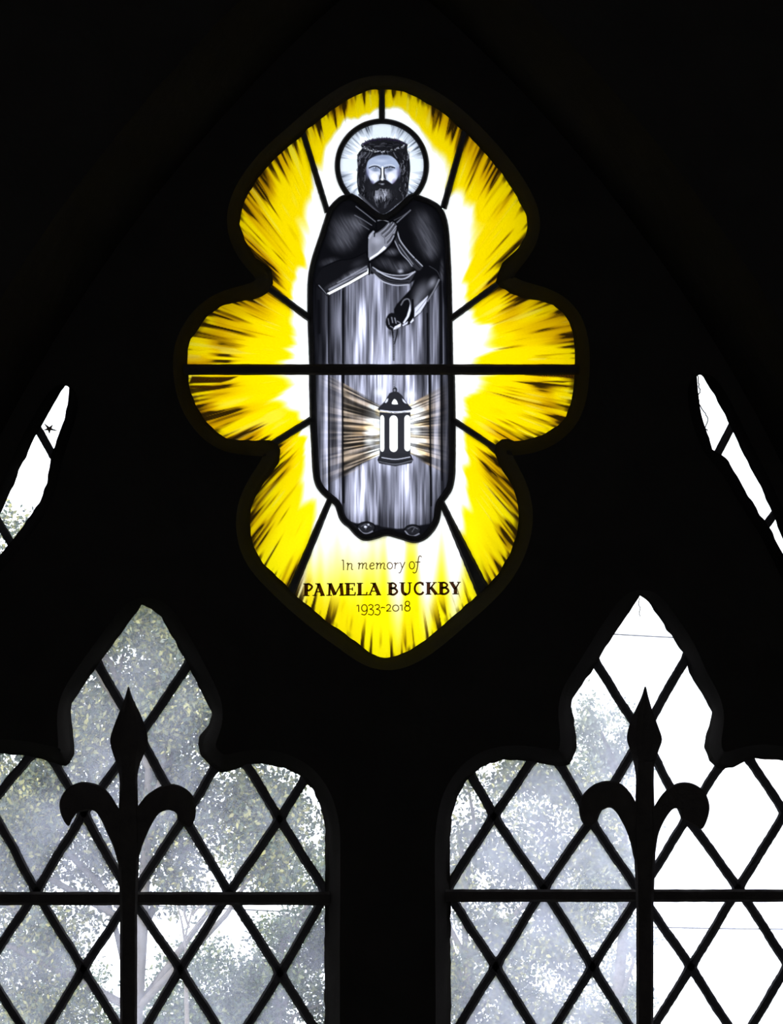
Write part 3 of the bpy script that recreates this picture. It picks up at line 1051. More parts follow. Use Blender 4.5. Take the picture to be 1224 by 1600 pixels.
def slot(x0, x1, y0, y1, r):
    pts = []
    for a in np.linspace(math.pi, 2 * math.pi, 9):
        pts.append(((x0 + x1) / 2 + (x1 - x0) / 2 * math.cos(a), y0 + r + r * math.sin(a)))
    for a in np.linspace(0, math.pi, 9):
        pts.append(((x0 + x1) / 2 + (x1 - x0) / 2 * math.cos(a), y1 - r + r * math.sin(a)))
    return U(*pts)


R.poly(slot(683, 748, 352, 644, 34), 255, 1, .5, 0)
R.poly(slot(608, 641, 350, 642, 28), 255, 1, .5, 0)
R.poly(slot(801, 849, 350, 638, 30), 255, 1, .5, 0)
R.stroke(U((724, 470), (722, 500)), .9, (190, 200, 150), .8)
R.poly(U((586, 706), (604, 668), (640, 655), (820, 655), (855, 668), (872, 706), (860, 732), (730, 758), (600, 735)), 42, 1, .6, 0)
R.stroke(U((622, 688), (730, 702), (846, 684)), 1.2, 225, .95, .5)
R.stroke(U((602, 718), (730, 742), (864, 712)), 1.6, 105, .9)
R.stroke(U((592, 706), (640, 722), (730, 728), (860, 702)), .9, 12, .9)
# hem and feet
R.poly(U((300, 1180), (420, 1212), (590, 1225), (620, 1240), (740, 1256), (810, 1252), (940, 1225), (1040, 1210), (1060, 1400), (300, 1400)), 14, .96, 1.5, 0)
for cx, cy, rx, ry in ((497, 1245, 15, 9.5), (868, 1265, 13.5, 9)):
    R.ell(*u(cx, cy), rx, ry, 10)
    R.ell(*u(cx, cy), rx - 2, ry - 2, 34)
    R.stroke(U((cx - 60, cy + 10), (cx - 30, cy + 42), (cx + 10, cy + 48), (cx + 50, cy + 30)), 2.0, 150, .9)
    R.stroke(U((cx - 40, cy - 8), (cx, cy - 26), (cx + 40, cy - 8)), 1.0, 120, .8)
    R.stroke(U((cx - 12, cy - 15), (cx + 12, cy + 12)), 1.0, 15)
    R.stroke(U((cx + 14, cy - 15), (cx - 6, cy + 16)), .9, 130, .8)
R.ell(*u(490, 1240), 2.2, 1.8, 225)
R.ell(*u(515, 1222), 1.6, 1.3, 200)

# --- silver-stained yellow glass
Yc = Canvas(288, 134, 904, 1034, 1.25)
YX, YY = Yc.X, Yc.Y
QP = np.array(QUATRE, float)
d_out = dist_line(resample(QP, 9), YX, YY, True)
in_q = inside(QP, YX, YY)
fig = inside(HEAD_POLY, YX, YY) | inside(ROBE_POLY, YX, YY)
d_fig = np.minimum(dist_line(HEAD_POLY, YX, YY, True), dist_line(ROBE_POLY, YX, YY, True))
d_fig[fig] = 0
ccx, ccy = 599.0, np.interp(YY, [140, 500, 700, 1030], [470, 560, 590, 640])
th = np.arctan2(YY - ccy, YX - ccx)
rr = np.hypot(YX - ccx, YY - ccy)
t = d_fig / (d_fig + np.where(in_q, d_out, 0) + 1e-6)
n_flame = vnoise(th * 6 + 70, rr / 160, 51) * .58 + vnoise(th * 17 + 70, rr / 80, 52) * .42
n_fine = vnoise(th * 50 + 200, rr / 60, 53)
n_hair = vnoise(th * 95 + 600, rr / 42, 54)
n_patch = vnoise(th * 15 + 33, rr / 60, 55)
yel = sstep(.14, .29, t - (n_flame - .5) * .50 - .13 - (n_fine - .5) * .05)
streak = n_fine * .36 + n_hair * .40 + n_patch * .24
lower = sstep(690, 900, YY)
reach = sstep(.30, 1.0, t)
thr = .85 - .32 * reach
dark = sstep(thr, thr + .10, streak) * sstep(.32, .55, t)
brown = sstep(thr - .12, thr + .06, streak) * sstep(.28, .6, t)
n_h2 = vnoise(th * 140 + 900, rr / 34, 59)
dark = dark * (.35 + .65 * sstep(.30, .50, n_h2))
wash = sstep(.5, .95, t) * sstep(.42, .70, n_patch * .55 + n_fine * .25 + n_h2 * .2) * (1 - .45 * lower)
rimk = sstep(9, 0, d_out) * sstep(.42, .62, n_hair * .6 + n_fine * .4)
bottom = (YY > 770) & (YX > 455 + (925 - YY) * .4225) & (YX < 755 - (925 - YY) * .4526)
bk = np.where(bottom, 1.0, 0.0)
yb = sstep(850, 985, YY + (vnoise(YX * .045 - YY * .004 * np.sign(YX - 599) * 0, 0 * YY, 57) - .5) * 150 + (vnoise(YX * .11, YY * .004, 58) - .5) * 60)
yel = yel * (1 - bk) + yb * bk
db = sstep(40, 4, d_out + (n_fine - .5) * 34) * sstep(.54, .64, n_fine * .6 + n_hair * .4)
dark = dark * (1 - bk) + db * bk
brown = brown * (1 - bk) + sstep(48, 8, d_out) * sstep(.48, .62, n_fine * .6 + n_hair * .4) * bk
white = np.array([255., 255., 252.])
ycol = np.stack([252 + 0 * YX, 222 + 15 * lower + 0 * YX, 0 + 8 * lower], -1)
gold = np.array([226., 168., 2.])
brn = np.array([128., 82., 4.])
blk = np.array([34., 22., 4.])
deep = (sstep(.45, .95, t) * sstep(.35, .65, n_patch) * (1 - .7 * lower))[..., None] * .65
c = white * (1 - yel[..., None]) + ycol * yel[..., None]
c = c * (1 - deep * yel[..., None]) + gold * deep * yel[..., None]
wash = wash * (1 - .8 * bk)
c = c * (1 - wash[..., None] * .40) + np.array([176., 118., 2.]) * wash[..., None] * .40
c = c * (1 - brown[..., None] * .5) + brn * brown[..., None] * .5
c = c * (1 - dark[..., None] * .9) + blk * dark[..., None] * .9
c = c * (1 - rimk[..., None] * .6) + blk * rimk[..., None] * .6
# scraped blue-white scratches where the stain was rubbed away
scr = sstep(.80, .9, vnoise(th * 60 + 11, rr / 60, 61)) * sstep(.3, .6, t) * .22 * (1 - bk) * (1 - dark)
c = c * (1 - scr[..., None]) + np.array([235., 240., 200.]) * scr[..., None]
Yc.col = c / 255.0
# maker's marks: dark wash under the bar with letters scratched out of it
Yc2 = Canvas(810, 582, 904, 600, 0.6)
Yc3 = Canvas(288, 582, 372, 612, 0.6)
Yc.poly([(300, 588), (330, 589), (355, 589), (372, 588), (360, 594), (345, 598), (295, 599)], (44, 24, 4), .95, 1.2, 0)
Yc.poly([(296, 602), (320, 602), (350, 604), (332, 608), (297, 606)], (60, 34, 4), .95, 1.2, 0)
Yc.poly([(820, 586), (845, 588), (897, 590), (897, 582), (820, 582)], (50, 28, 4), .95, 1.0, 0)
Yc.poly([(840, 596), (870, 595), (897, 596), (880, 598)], (62, 36, 4), .9, 1.0, 0)
Yc.poly([(865, 600), (897, 603), (885, 605)], (62, 36, 4), .9, 1.0, 0)

# ------------------------------------------------------------------ the stained glass panel
panel = empty('stained_glass_panel', P(600, 1027, 0))
tag(panel, 'yellow memorial stained glass panel painted with a robed bearded figure holding a lantern', 'stained glass')


def glass_from_canvas(name, cv, mask, parent):
    """a pane: painted front sheet on the canvas grid, clear rim and back 3 mm behind"""
    cell = mask[:-1, :-1] & mask[1:, :-1] & mask[:-1, 1:] & mask[1:, 1:]
    used = np.zeros(mask.shape, bool)
    used[:-1, :-1] |= cell
    used[1:, :-1] |= cell
    used[:-1, 1:] |= cell
    used[1:, 1:] |= cell
    idx = np.full(mask.shape, -1, np.int64)
    nv = int(used.sum())
    idx[used] = np.arange(nv)
    a, b, cc, d = idx[:-1, :-1][cell], idx[:-1, 1:][cell], idx[1:, 1:][cell], idx[1:, :-1][cell]
    quads = np.stack([a, d, cc, b], 1)
    x, yv = cv.X[used], cv.Y[used]
    co = np.stack([CX + (x - 612) * S, np.zeros(nv), CZ - (yv - 800) * S], 1)
    # boundary loop
    e = np.concatenate([quads[:, [0, 1]], quads[:, [1, 2]], quads[:, [2, 3]], quads[:, [3, 0]]])
    key = e[:, 0] * nv + e[:, 1]
    rev = e[:, 1] * nv + e[:, 0]
    bnd = e[~np.isin(key, rev)]
    bset = {}
    bv = np.unique(bnd)
    nb = len(bv)
    remap = {int(v): nv + k for k, v in enumerate(bv)}
    back = co[bv].copy()
    back[:, 1] = 0.003
    co = np.vstack([co, back])
    rim = np.array([[p, remap[int(p)], remap[int(q)], q] for p, q in bnd], np.int64)
    allq = np.vstack([quads, rim])
    # the back: the largest boundary chain as one face
    nxt = {}
    for p, q in bnd:
        nxt.setdefault(int(p), []).append(int(q))
    best = []
    seen = set()
    for s0 in list(nxt):
        if s0 in seen:
            continue
        ch, cur = [], s0
        while cur not in seen and cur in nxt:
            seen.add(cur)
            ch.append(cur)
            cur = nxt[cur][0]
        if len(ch) > len(best):
            best = ch
    simp = [best[i] for i in range(len(best))]
    backf = [remap[v] for v in simp][::-1]
    me = bpy.data.meshes.new(name)
    nq = len(allq)
    loops = np.concatenate([allq.ravel(), np.array(backf, np.int64)])
    me.vertices.add(len(co))
    me.vertices.foreach_set('co', co.ravel())
    me.loops.add(len(loops))
    me.loops.foreach_set('vertex_index', loops.astype(np.int32))
    me.polygons.add(nq + 1)
    me.polygons.foreach_set('loop_start', np.concatenate([np.arange(nq) * 4, [nq * 4]]).astype(np.int32))
    mi = np.zeros(nq + 1, np.int32)
    mi[len(quads):] = 1
    me.update(calc_edges=True)
    me.polygons.foreach_set('material_index', mi)
    at = me.color_attributes.new('paint', 'FLOAT_COLOR', 'POINT')
    rgb = np.ones((len(co), 4))
    cu = cv.col[used]
    rgb[:nv, :3] = np.minimum(lin(cu) / KLIGHT * (1 + .5 * sstep(.90, 1.0, cu.min(1)))[:, None], 0.93)
    at.data.foreach_set('color', rgb.ravel())
    me.validate()
    return link(name, me, [M_PAINT, M_CLEAR], parent)


# which pane each grid point belongs to
L_, R_ = YX < 597, YX >= 597
lt = YX > 475 + (YY - 208) * (37 / 122.)
rt = YX < 725 - (YY - 208) * (33 / 117.)
lm = YY < 452 + (YX - 423) * (45 / 61.)
rm = YY < 447 + (775 - YX) * (50 / 68.)
ll = YY < 690 - (YX - 430) * (35 / 57.)
rl = YY < 700 - (775 - YX) * (45 / 67.)
lb = YX < 455 + (925 - YY) * (60 / 142.)
rb = YX > 755 - (925 - YY) * (62 / 137.)
glassy = (in_q | (d_out < 3.2)) & ~(fig & (d_fig < 1) & (np.minimum(dist_line(HEAD_POLY, YX, YY, True), dist_line(ROBE_POLY, YX, YY, True)) > 2.5))
upper = YY < 577
regions = [
    ('yellow_glass_pane', L_ & lt & upper & (YY < 420)),
    ('yellow_glass_pane', R_ & rt & upper & (YY < 420)),
    ('yellow_glass_pane', L_ & ~lt & lm & upper),
    ('yellow_glass_pane', R_ & ~rt & rm & upper),
    ('yellow_glass_pane', L_ & ~lm & upper & ~lt),
    ('yellow_glass_pane', R_ & ~rm & upper & ~rt),
    ('yellow_glass_pane', L_ & ~upper & ll & (YX < 500)),
    ('yellow_glass_pane', R_ & ~upper & rl & (YX > 695)),
    ('yellow_glass_pane', L_ & ~upper & ~ll & lb),
    ('yellow_glass_pane', R_ & ~upper & ~rl & rb),
    ('inscription_glass_pane', ~upper & ~(L_ & lb) & ~(R_ & rb) & (YY > 770)),
]
insc = None
for nm, m in regions:
    o = glass_from_canvas(nm, Yc, m & glassy, panel)
    if nm.startswith('insc'):
        insc = o
    o['label'] = 'silver-stained yellow glass with a white flame edge and brown streaks' if insc is None or o is not insc else 'yellow and white glass carrying the memorial inscription'
m = inside(HEAD_POLY, H.X, H.Y) | (dist_line(HEAD_POLY, H.X, H.Y, True) < 1.0)
o = glass_from_canvas('head_glass_pane', H, m, panel)
o['label'] = 'round halo glass with the painted bearded head and thorn crown'
m = (inside(ROBE_POLY, RX, RY) | (dist_line(ROBE_POLY, RX, RY, True) < 1.0)) & ~(inside(HEAD_POLY, RX, RY) & (dist_line(HEAD_POLY, RX, RY, True) > 1.5))
o = glass_from_canvas('robe_glass_pane', R, m & (RY < 577), panel)
o['label'] = 'grey painted glass with dark cape, folded robe and both hands'
o = glass_from_canvas('robe_glass_pane', R, m & (RY >= 577), panel)
o['label'] = 'grey painted glass with robe hem, feet and shining lantern'

# lead cames of the panel
halo = [(597 + 69.5 * math.cos(a), 259 - 69.5 * math.sin(a)) for a in np.linspace(math.radians(-44), math.radians(224), 70)]
came(halo, 8.6, panel, seed=1, jitter=.02)
came(catmull([(547, 306), (557, 311), (571, 322), (586, 334), (598, 339.5), (611, 335), (627, 322), (641, 309), (648, 306)], 5), 9.5, panel, seed=2, jitter=.03)
came(resample(catmull([p for p in ROBE_POLY[0:7]] + [(485, 445), (485, 490), (488, 577)], 5), 4, False), 9, panel, seed=3, jitter=.03)
came(resample(catmull([(488, 577)] + ROBE_POLY[10:32] + [(704, 577)], 5), 4, False), 11, panel, seed=4, jitter=.03)
came(resample(catmull([(704, 577)] + ROBE_POLY[32:40], 5), 4, False), 9, panel, seed=5, jitter=.03)
came(resample([(597, 134), (597, 187)], 5, False), 9.5, panel, seed=6)
came(resample([(473, 205), (512, 332)], 5, False), 9.5, panel, seed=7)
came(resample([(727, 204), (693, 326)], 5, False), 10.5, panel, seed=8)
came(resample([(420, 450), (486, 499)], 5, False), 11, panel, seed=9)
came(resample([(778, 444), (705, 498)], 5, False), 10, panel, seed=10)
came(resample([(427, 693), (488, 655)], 5, False), 11, panel, seed=11)
came(resample([(778, 703), (706, 655)], 5, False), 10, panel, seed=12)
q = resample([(452, 932), (516, 780)], 5, False)
came(q, np.linspace(15, 9.5, len(q)), panel, seed=13)
q = resample([(757, 928), (690, 784)], 5, False)
came(q, np.linspace(23, 9, len(q)), panel, seed=14)

# ------------------------------------------------------------------ lettering fired on the inscription pane


def ribbons(name, strokes, m, parent, y=-0.0006):
    vs, fs = [], []
    for pts, wd in strokes:
        p = np.asarray(pts, float)
        n = len(p)
        b0 = len(vs)
        for i in range(n):
            t = p[min(i + 1, n - 1)] - p[max(i - 1, 0)]
            t = t / (np.hypot(*t) + 1e-9)
            for s in (-.5, .5):
                vs.append(P(p[i][0] - t[1] * wd * s, p[i][1] + t[0] * wd * s, y))
        for i in range(n - 1):
            fs.append((b0 + 2 * i, b0 + 2 * i + 1, b0 + 2 * i + 3, b0 + 2 * i + 2))
    return from_data(name, vs, fs, [m], parent)


GLYPH = {
    'P': [([(.30, 0), (.30, 1)], .25), ([(.02, .035), (.60, .035)], .07), ([(.02, .965), (.5, .965)], .07), ('c', [(.3, .93), (.60, .94), (.86, .73), (.60, .46), (.36, .47)], .14)],
    'A': [([(.17, .02), (.52, .97)], .10), ([(.47, .98), (.84, .02)], .25), ([(.28, .33), (.66, .33)], .08), ([(0, .035), (.33, .035)], .07), ([(.60, .035), (1, .035)], .07), ([(.22, .965), (.58, .965)], .07)],
    'M': [([(.16, .02), (.19, .98)], .15), ([(.2, .98), (.47, .06)], .25), ([(.47, .06), (.80, .98)], .10), ([(.79, .98), (.86, .02)], .23), ([(0, .035), (.31, .035)], .07), ([(.70, .035), (1, .035)], .07), ([(.03, .965), (.27, .965)], .07), ([(.72, .965), (.92, .965)], .07)],
    'E': [([(.31, 0), (.31, 1)], .25), ([(.03, .955), (.93, .955)], .09), ([(.91, .99), (.88, .74)], .08), ([(.3, .52), (.72, .52)], .08), ([(.72, .66), (.72, .38)], .08), ([(.03, .045), (.97, .045)], .09), ([(.93, .01), (.97, .28)], .09)],
    'L': [([(.31, 0), (.31, 1)], .25), ([(.03, .965), (.62, .965)], .07), ([(.03, .045), (.97, .045)], .09), ([(.92, .01), (.97, .28)], .09)],
    'B': [([(.30, 0), (.30, 1)], .25), ([(.02, .965), (.55, .965)], .07), ([(.02, .035), (.55, .035)], .07), ('c', [(.3, .93), (.58, .94), (.80, .75), (.58, .53), (.3, .53)], .13), ('c', [(.3, .53), (.64, .54), (.90, .29), (.64, .05), (.3, .06)], .15)],
    'U': [('c', [(.27, 1), (.26, .55), (.29, .25), (.42, .08), (.58, .05)], .22), ('c', [(.42, .07), (.62, .05), (.78, .2), (.82, .5), (.82, 1)], .12), ([(.02, .965), (.48, .965)], .07), ([(.66, .965), (1, .965)], .07)],
    'C': [('c', [(.92, .78), (.78, .93), (.55, .96), (.25, .82), (.12, .5), (.25, .18), (.55, .04), (.80, .08), (.97, .24)], .15), ([(.92, 1.0), (.95, .72)], .08)],
    'K': [([(.26, 0), (.26, 1)], .25), ([(.34, .42), (.78, .95)], .10), ([(.44, .60), (.92, .03)], .22), ([(.02, .965), (.5, .965)], .07), ([(.02, .035), (.5, .035)], .07), ([(.60, .965), (.95, .965)], .07), ([(.72, .035), (1.1, .035)], .07)],
    'Y': [([(.18, .97), (.54, .42)], .23), ([(.86, .97), (.54, .42)], .10), ([(.54, .5), (.54, 0)], .24), ([(0, .965), (.42, .965)], .07), ([(.66, .965), (1, .965)], .07), ([(.28, .035), (.80, .035)], .07)],
    'H': [([(.2, 0), (.2, 1)], .14), ([(.8, 0), (.8, 1)], .14), ([(.2, .5), (.8, .5)], .14)],
    'R': [([(.2, 0), (.2, 1)], .14), ('c', [(.2, .95), (.7, .9), (.75, .6), (.2, .5)], .14), ([(.4, .5), (.85, 0)], .14)],
    'V': [([(.1, 1), (.5, 0)], .14), ([(.9, 1), (.5, 0)], .14)],
}


def cap_strokes(ch, x, yb, wd, h, bold=1.0):
    out = []
    for s in GLYPH[ch]:
        if s[0] == 'c':
            pts, lw = catmull(s[1], 6), s[2]
        else:
            pts, lw = s[0], s[1]
        out.append(([(x + px * wd, yb - py * h) for px, py in pts], lw * h * bold))
    return out


caps = [('P', 473.6, 16.6), ('A', 488.5, 19.4), ('M', 510, 29), ('E', 538.2, 17.8), ('L', 557, 17.2), ('A', 574.2, 21.7),
        ('B', 604.7, 18), ('U', 623.6, 20.6), ('C', 646.3, 16.3), ('K', 664.8, 19), ('B', 684, 19), ('Y', 702, 18.5)]
for ch, x, wd in caps:
    yb = 931.3 - (x - 473) * 2.8 / 247
    ribbons('letter', cap_strokes(ch, x, yb, wd, 19.6, 1.18), M_INK_BOLD, insc)

zz = zm(525, 865, 8.743)
ell = lambda cx, cy, rx, ry, a0=0.0, a1=2 * math.pi: [(cx + rx * math.cos(a), cy + ry * math.sin(a)) for a in np.linspace(a0, a1, 18)]
mm = lambda dx: [[(300 + dx, 140), (322 + dx, 132), (312 + dx, 216)], [(315 + dx, 165), (345 + dx, 135), (368 + dx, 140), (362 + dx, 212)], [(364 + dx, 165), (395 + dx, 132), (418 + dx, 140), (412 + dx, 203), (440 + dx, 212)]]
FINE = [
    [[(80, 95), (102, 86)], [(103, 86), (105, 229)]],
    [[(146, 142), (166, 134), (158, 228)], [(160, 168), (185, 140), (212, 138), (218, 160), (215, 210), (236, 218)]],
    mm(0),
    [[(468, 172), (518, 158), (516, 134), (492, 128), (466, 160), (470, 198), (495, 212), (526, 198)]],
    mm(245),
    [ell(738, 166, 36, 44)],
    [[(790, 140), (815, 130), (805, 212)], [(808, 162), (835, 132), (862, 132)]],
    [[(866, 130), (886, 130), (906, 198)], [(945, 114), (905, 200), (880, 258), (856, 262)]],
    [ell(1040, 160, 36, 50)],
    [[(1174, 50), (1155, 32), (1132, 55), (1112, 200), (1095, 252), (1070, 265), (1050, 250)], [(1085, 118), (1156, 115)]],
    [[(283, 714), (312, 702)], [(312, 702), (313, 796)]],
    [ell(390, 744, 38, 46), [(428, 745), (424, 798), (395, 836), (348, 826)]],
    [[(445, 714), (475, 696), (505, 712), (500, 742), (468, 760), (505, 772), (516, 805), (490, 838), (440, 826)]],
    [[(533, 714), (563, 696), (593, 712), (588, 742), (556, 760), (593, 772), (604, 805), (578, 838), (528, 826)]],
    [[(614, 745), (636, 735), (672, 741)]],
    [[(688, 714), (718, 696), (745, 712), (738, 745), (690, 788)], [(690, 787), (758, 785)]],
    [ell(818, 745, 42, 42)],
    [[(873, 712), (904, 700)], [(904, 700), (905, 782)]],
    [ell(978, 682, 30, 31), ell(978, 750, 37, 36)],
]
for gl in FINE:
    st = []
    for pts in gl:
        p = zz(*pts)
        if 2 < len(p) < 18:
            p = catmull(p, 6)
        st.append((p, 1.75))
    ribbons('letter', st, M_INK_FINE, insc)

# scratched maker's names under the bar (clear glass showing through the wash)
panes = [o for o in panel.children if o.name.startswith('yellow_glass_pane')]
M_SCRATCH = ink('scratched_clear', (0.85, 0.62, 0.22))
xs = 847.0
st = []
for ch in 'HARVEY BUCKBY':
    if ch == ' ':
        xs += 3.6
        continue
    for pts, lw in cap_strokes(ch, xs, 590.0, 3.2, 4.0):
        st.append((pts, .75))
    xs += 4.0
ribbons('scratched_name', st, M_SCRATCH, panes[7])
st = []
rs = random.Random(8)
for x, y, n in ((308, 594, 14), (331, 592, 7), (307, 605.5, 9)):
    for k in range(n):
        xx = x + k * 1.7
        st.append(([(xx, y + rs.uniform(-1.5, 1.5)), (xx + rs.uniform(.4, 1.5), y + rs.uniform(-1.5, 1.5))], .7))
ribbons('scratched_marks', st, M_SCRATCH, panes[6])

# ------------------------------------------------------------------ leaded lights


def leaded(name, loop, nodes, label, seed, glass, wd=14.5):
    """nodes[r][k]: lattice points; even rows sit half a quarry off the odd rows"""
    root = empty(name, P(*np.mean([p for p in loop if p[1] > SILL - 10], 0), 0) if max(p[1] for p in loop) > SILL - 10 else P(*loop[np.argmax(loop[:, 1])], 0))
    tag(root, label, 'leaded window', kind='structure')
    rows = sorted(nodes)
    fine = inset(loop, -2.0)
    X, Y = loop[:, 0], loop[:, 1]
    for r in rows[1:-1]:
        for k in range(len(nodes[r])):
            up, lf, rt_, dn = None, nodes[r][k], None, None
            if k + 1 < len(nodes[r]):
                rt_ = nodes[r][k + 1]
            else:
                continue
            # rows with odd index start half a pitch left of even rows
            j = k + 1 if r % 2 == 0 else k
            if not (0 <= j < len(nodes[r - 1]) and 0 <= j < len(nodes[r + 1])):
                continue
            up, dn = nodes[r - 1][j], nodes[r + 1][j]
            poly = clip_convex(fine, [up, rt_, dn, lf])
            if len(poly) >= 3:
                pane('glass_pane', poly, glass, root)
    sd = seed * 100
    for r in rows[2:-1]:
        for k, p in enumerate(nodes[r]):
            j0 = k if r % 2 == 0 else k - 1
            for j in (j0, j0 + 1):
                if 0 <= j < len(nodes[r + 1]):
                    q = nodes[r + 1][j]
                    s = resample([p, q], 4, False)
                    dl = dist_line(loop, s[:, 0], s[:, 1], True)
                    inn = inside(loop, s[:, 0], s[:, 1])
                    ins = inn | (dl < 9)
                    if (inn & (dl > 9)).sum() < 6:
                        continue
                    run = []
                    for pt, ok in list(zip(s, ins)) + [(None, False)]:
                        if ok:
                            run.append(pt)
                        else:
                            if len(run) > 3:
                                sd += 1
                                rr2 = np.array(run)
                                u = np.linspace(0, 1, len(rr2))
                                t = (rr2[-1] - rr2[0]) / (np.hypot(*(rr2[-1] - rr2[0])) + 1e-9)
                                wob = (vnoise(u * 4 + sd, 0 * u, 5) - .5) * 2.0 * np.sin(np.pi * u)
                                rr2 = rr2 + wob[:, None] * np.array([-t[1], t[0]])
                                ww = wd * (1 + .28 * np.exp(-(np.minimum(u, 1 - u) * len(rr2) * 4 / 9.0) ** 2))
                                came(rr2, ww, root, seed=sd, jitter=.05)
                            run = []
    return root


def nodes_for(ex, ox, ytop, fixed):
    """even rows at ex + 153.5 k, odd rows at ox + 153.5 k, measured rows override"""
    n = {}
    for r in range(-2, 11):
        y = ytop + r * 118.6
        x0 = ex if r % 2 == 0 else ox
        n[r] = [(x0 + k * 153.3, y) for k in range(-1, 6)]
    for r, lst in fixed.items():
        for x, y in lst:
            k = min(range(len(n[r])), key=lambda i: abs(n[r][i][0] - x))
            n[r][k] = (x, y)
    return n


NL = nodes_for(-22, -99, 1040, {
    -1: [(76, 922), (222, 925), (366, 922)],
    0: [(6, 1040), (149, 1031), (298, 1033), (440, 1045)],
    1: [(-84, 1158), (66, 1158), (218, 1150), (362, 1158), (513, 1158)],
    2: [(-16, 1258), (131, 1270), (288, 1277), (437, 1280)],
    3: [(-95, 1395), (57, 1393), (205, 1402), (358, 1395), (510, 1395)],
    4: [(-23, 1515), (130, 1514), (282, 1514), (438, 1521)],
    5: [(-97, 1634), (55, 1636), (207, 1638), (362, 1640), (513, 1642)]})
NR = nodes_for(772, 697, 1036, {
    -1: [(860, 912), (1001, 912), (1142, 912)],
    0: [(790, 1040), (926, 1028), (1076, 1023), (1216, 1036)],
    1: [(706, 1156), (854, 1156), (1004, 1148), (1151, 1156)],
    2: [(772, 1275), (924, 1282), (1074, 1278), (1227, 1270)],
    3: [(698, 1392), (850, 1388), (1000, 1396), (1154, 1388)],
    4: [(775, 1510), (926, 1511), (1080, 1511), (1232, 1508)],
    5: [(700, 1632), (850, 1632), (1003, 1634), (1157, 1632)]})
leaded('window_1', L_LOOP, NL, 'diamond leaded light with leafy trees filling the view behind it', 1, M_QUARRY)
leaded('window_2', R_LOOP, NR, 'diamond leaded light showing mostly white sky behind it', 2, M_QUARRY_GLARE)


def dagger(name, loop, cuts, label, seed):
    root = empty(name, P(*loop[np.argmax(loop[:, 1])], 0))
    tag(root, label, 'side light', kind='structure')
    fine = inset(loop, -2.0)
    bands = [-4000] + [c for c in cuts] + [4000]
    # cuts: lead lines given by two points; a pane lies between two neighbouring cuts
    lines = cuts
    for i in range(len(lines) + 1):
        poly = [tuple(p) for p in fine]
        if i > 0:
            poly = half(poly, lines[i - 1], 1)
        if i < len(lines):
            poly = half(poly, lines[i], -1)
        if len(poly) >= 3:
            pane('glass_pane', poly, M_QUARRY, root)
    for k, (a, b) in enumerate(lines):
        came(resample([a, b], 4, False), 13, root, seed=seed + k)
    return root


def half(poly, line, sign):
    (ax, ay), (bx, by) = line
    big = 5000
    dx, dy = bx - ax, by - ay
    L = math.hypot(dx, dy)
    dx, dy = dx / L, dy / L
    nx, ny = -dy, dx
    if ny < 0:
        nx, ny = -nx, -ny           # points down the picture
    nx, ny = nx * sign, ny * sign
    p1 = (ax - dx * big, ay - dy * big)
    p2 = (ax + dx * big, ay + dy * big)
    quad = [p1, p2, (p2[0] + nx * big, p2[1] + ny * big), (p1[0] + nx * big, p1[1] + ny * big)]
    return clip_convex(poly, quad)


dagger('window_3', DL_LOOP, [((56, 664), (84, 714)), ((-8, 806), (18, 850))], 'narrow curved side light with a dead leaf on the glass', 300)
dagger('window_4', DR_LOOP, [((1146, 662), (1119, 714)), ((1214, 798), (1194, 826))], 'narrow curved side light with a dry tendril on the glass', 320)

# ------------------------------------------------------------------ iron work


def bar_thing(name, x0, x1, yc, h, ya, yb, label, group=None, tilt=0.0):
    pts = resample([(x0, yc), (x1, yc + tilt)], 14, False)
    sec = [(-.5, .25), (-.5, .75), (-.3, 1.0), (.3, 1.0), (.5, .75), (.5, .25), (.3, 0.0), (-.3, 0.0)]
    dep = yb - ya
    vs, fs = strip(pts, h, ya, [(o, d * dep) for o, d in sec], False, .035, int(yc))
    o = from_data(name, vs, fs, [M_IRON])
    fix_normals(o)
    tag(o, label, 'iron bar', group)
    return o


bar_thing('saddle_bar', 284, 907, 577.5, 17, -0.021, -0.006, 'iron saddle bar crossing the middle of the yellow stained glass panel')
bar_thing('saddle_bar', -118, 518, 1404, 21, -0.024, -0.006, 'iron saddle bar crossing the diamond light with leafy trees behind')
bar_thing('saddle_bar', 696, 1322, 1399.5, 20, -0.024, -0.006, 'iron saddle bar crossing the diamond light with white sky behind')


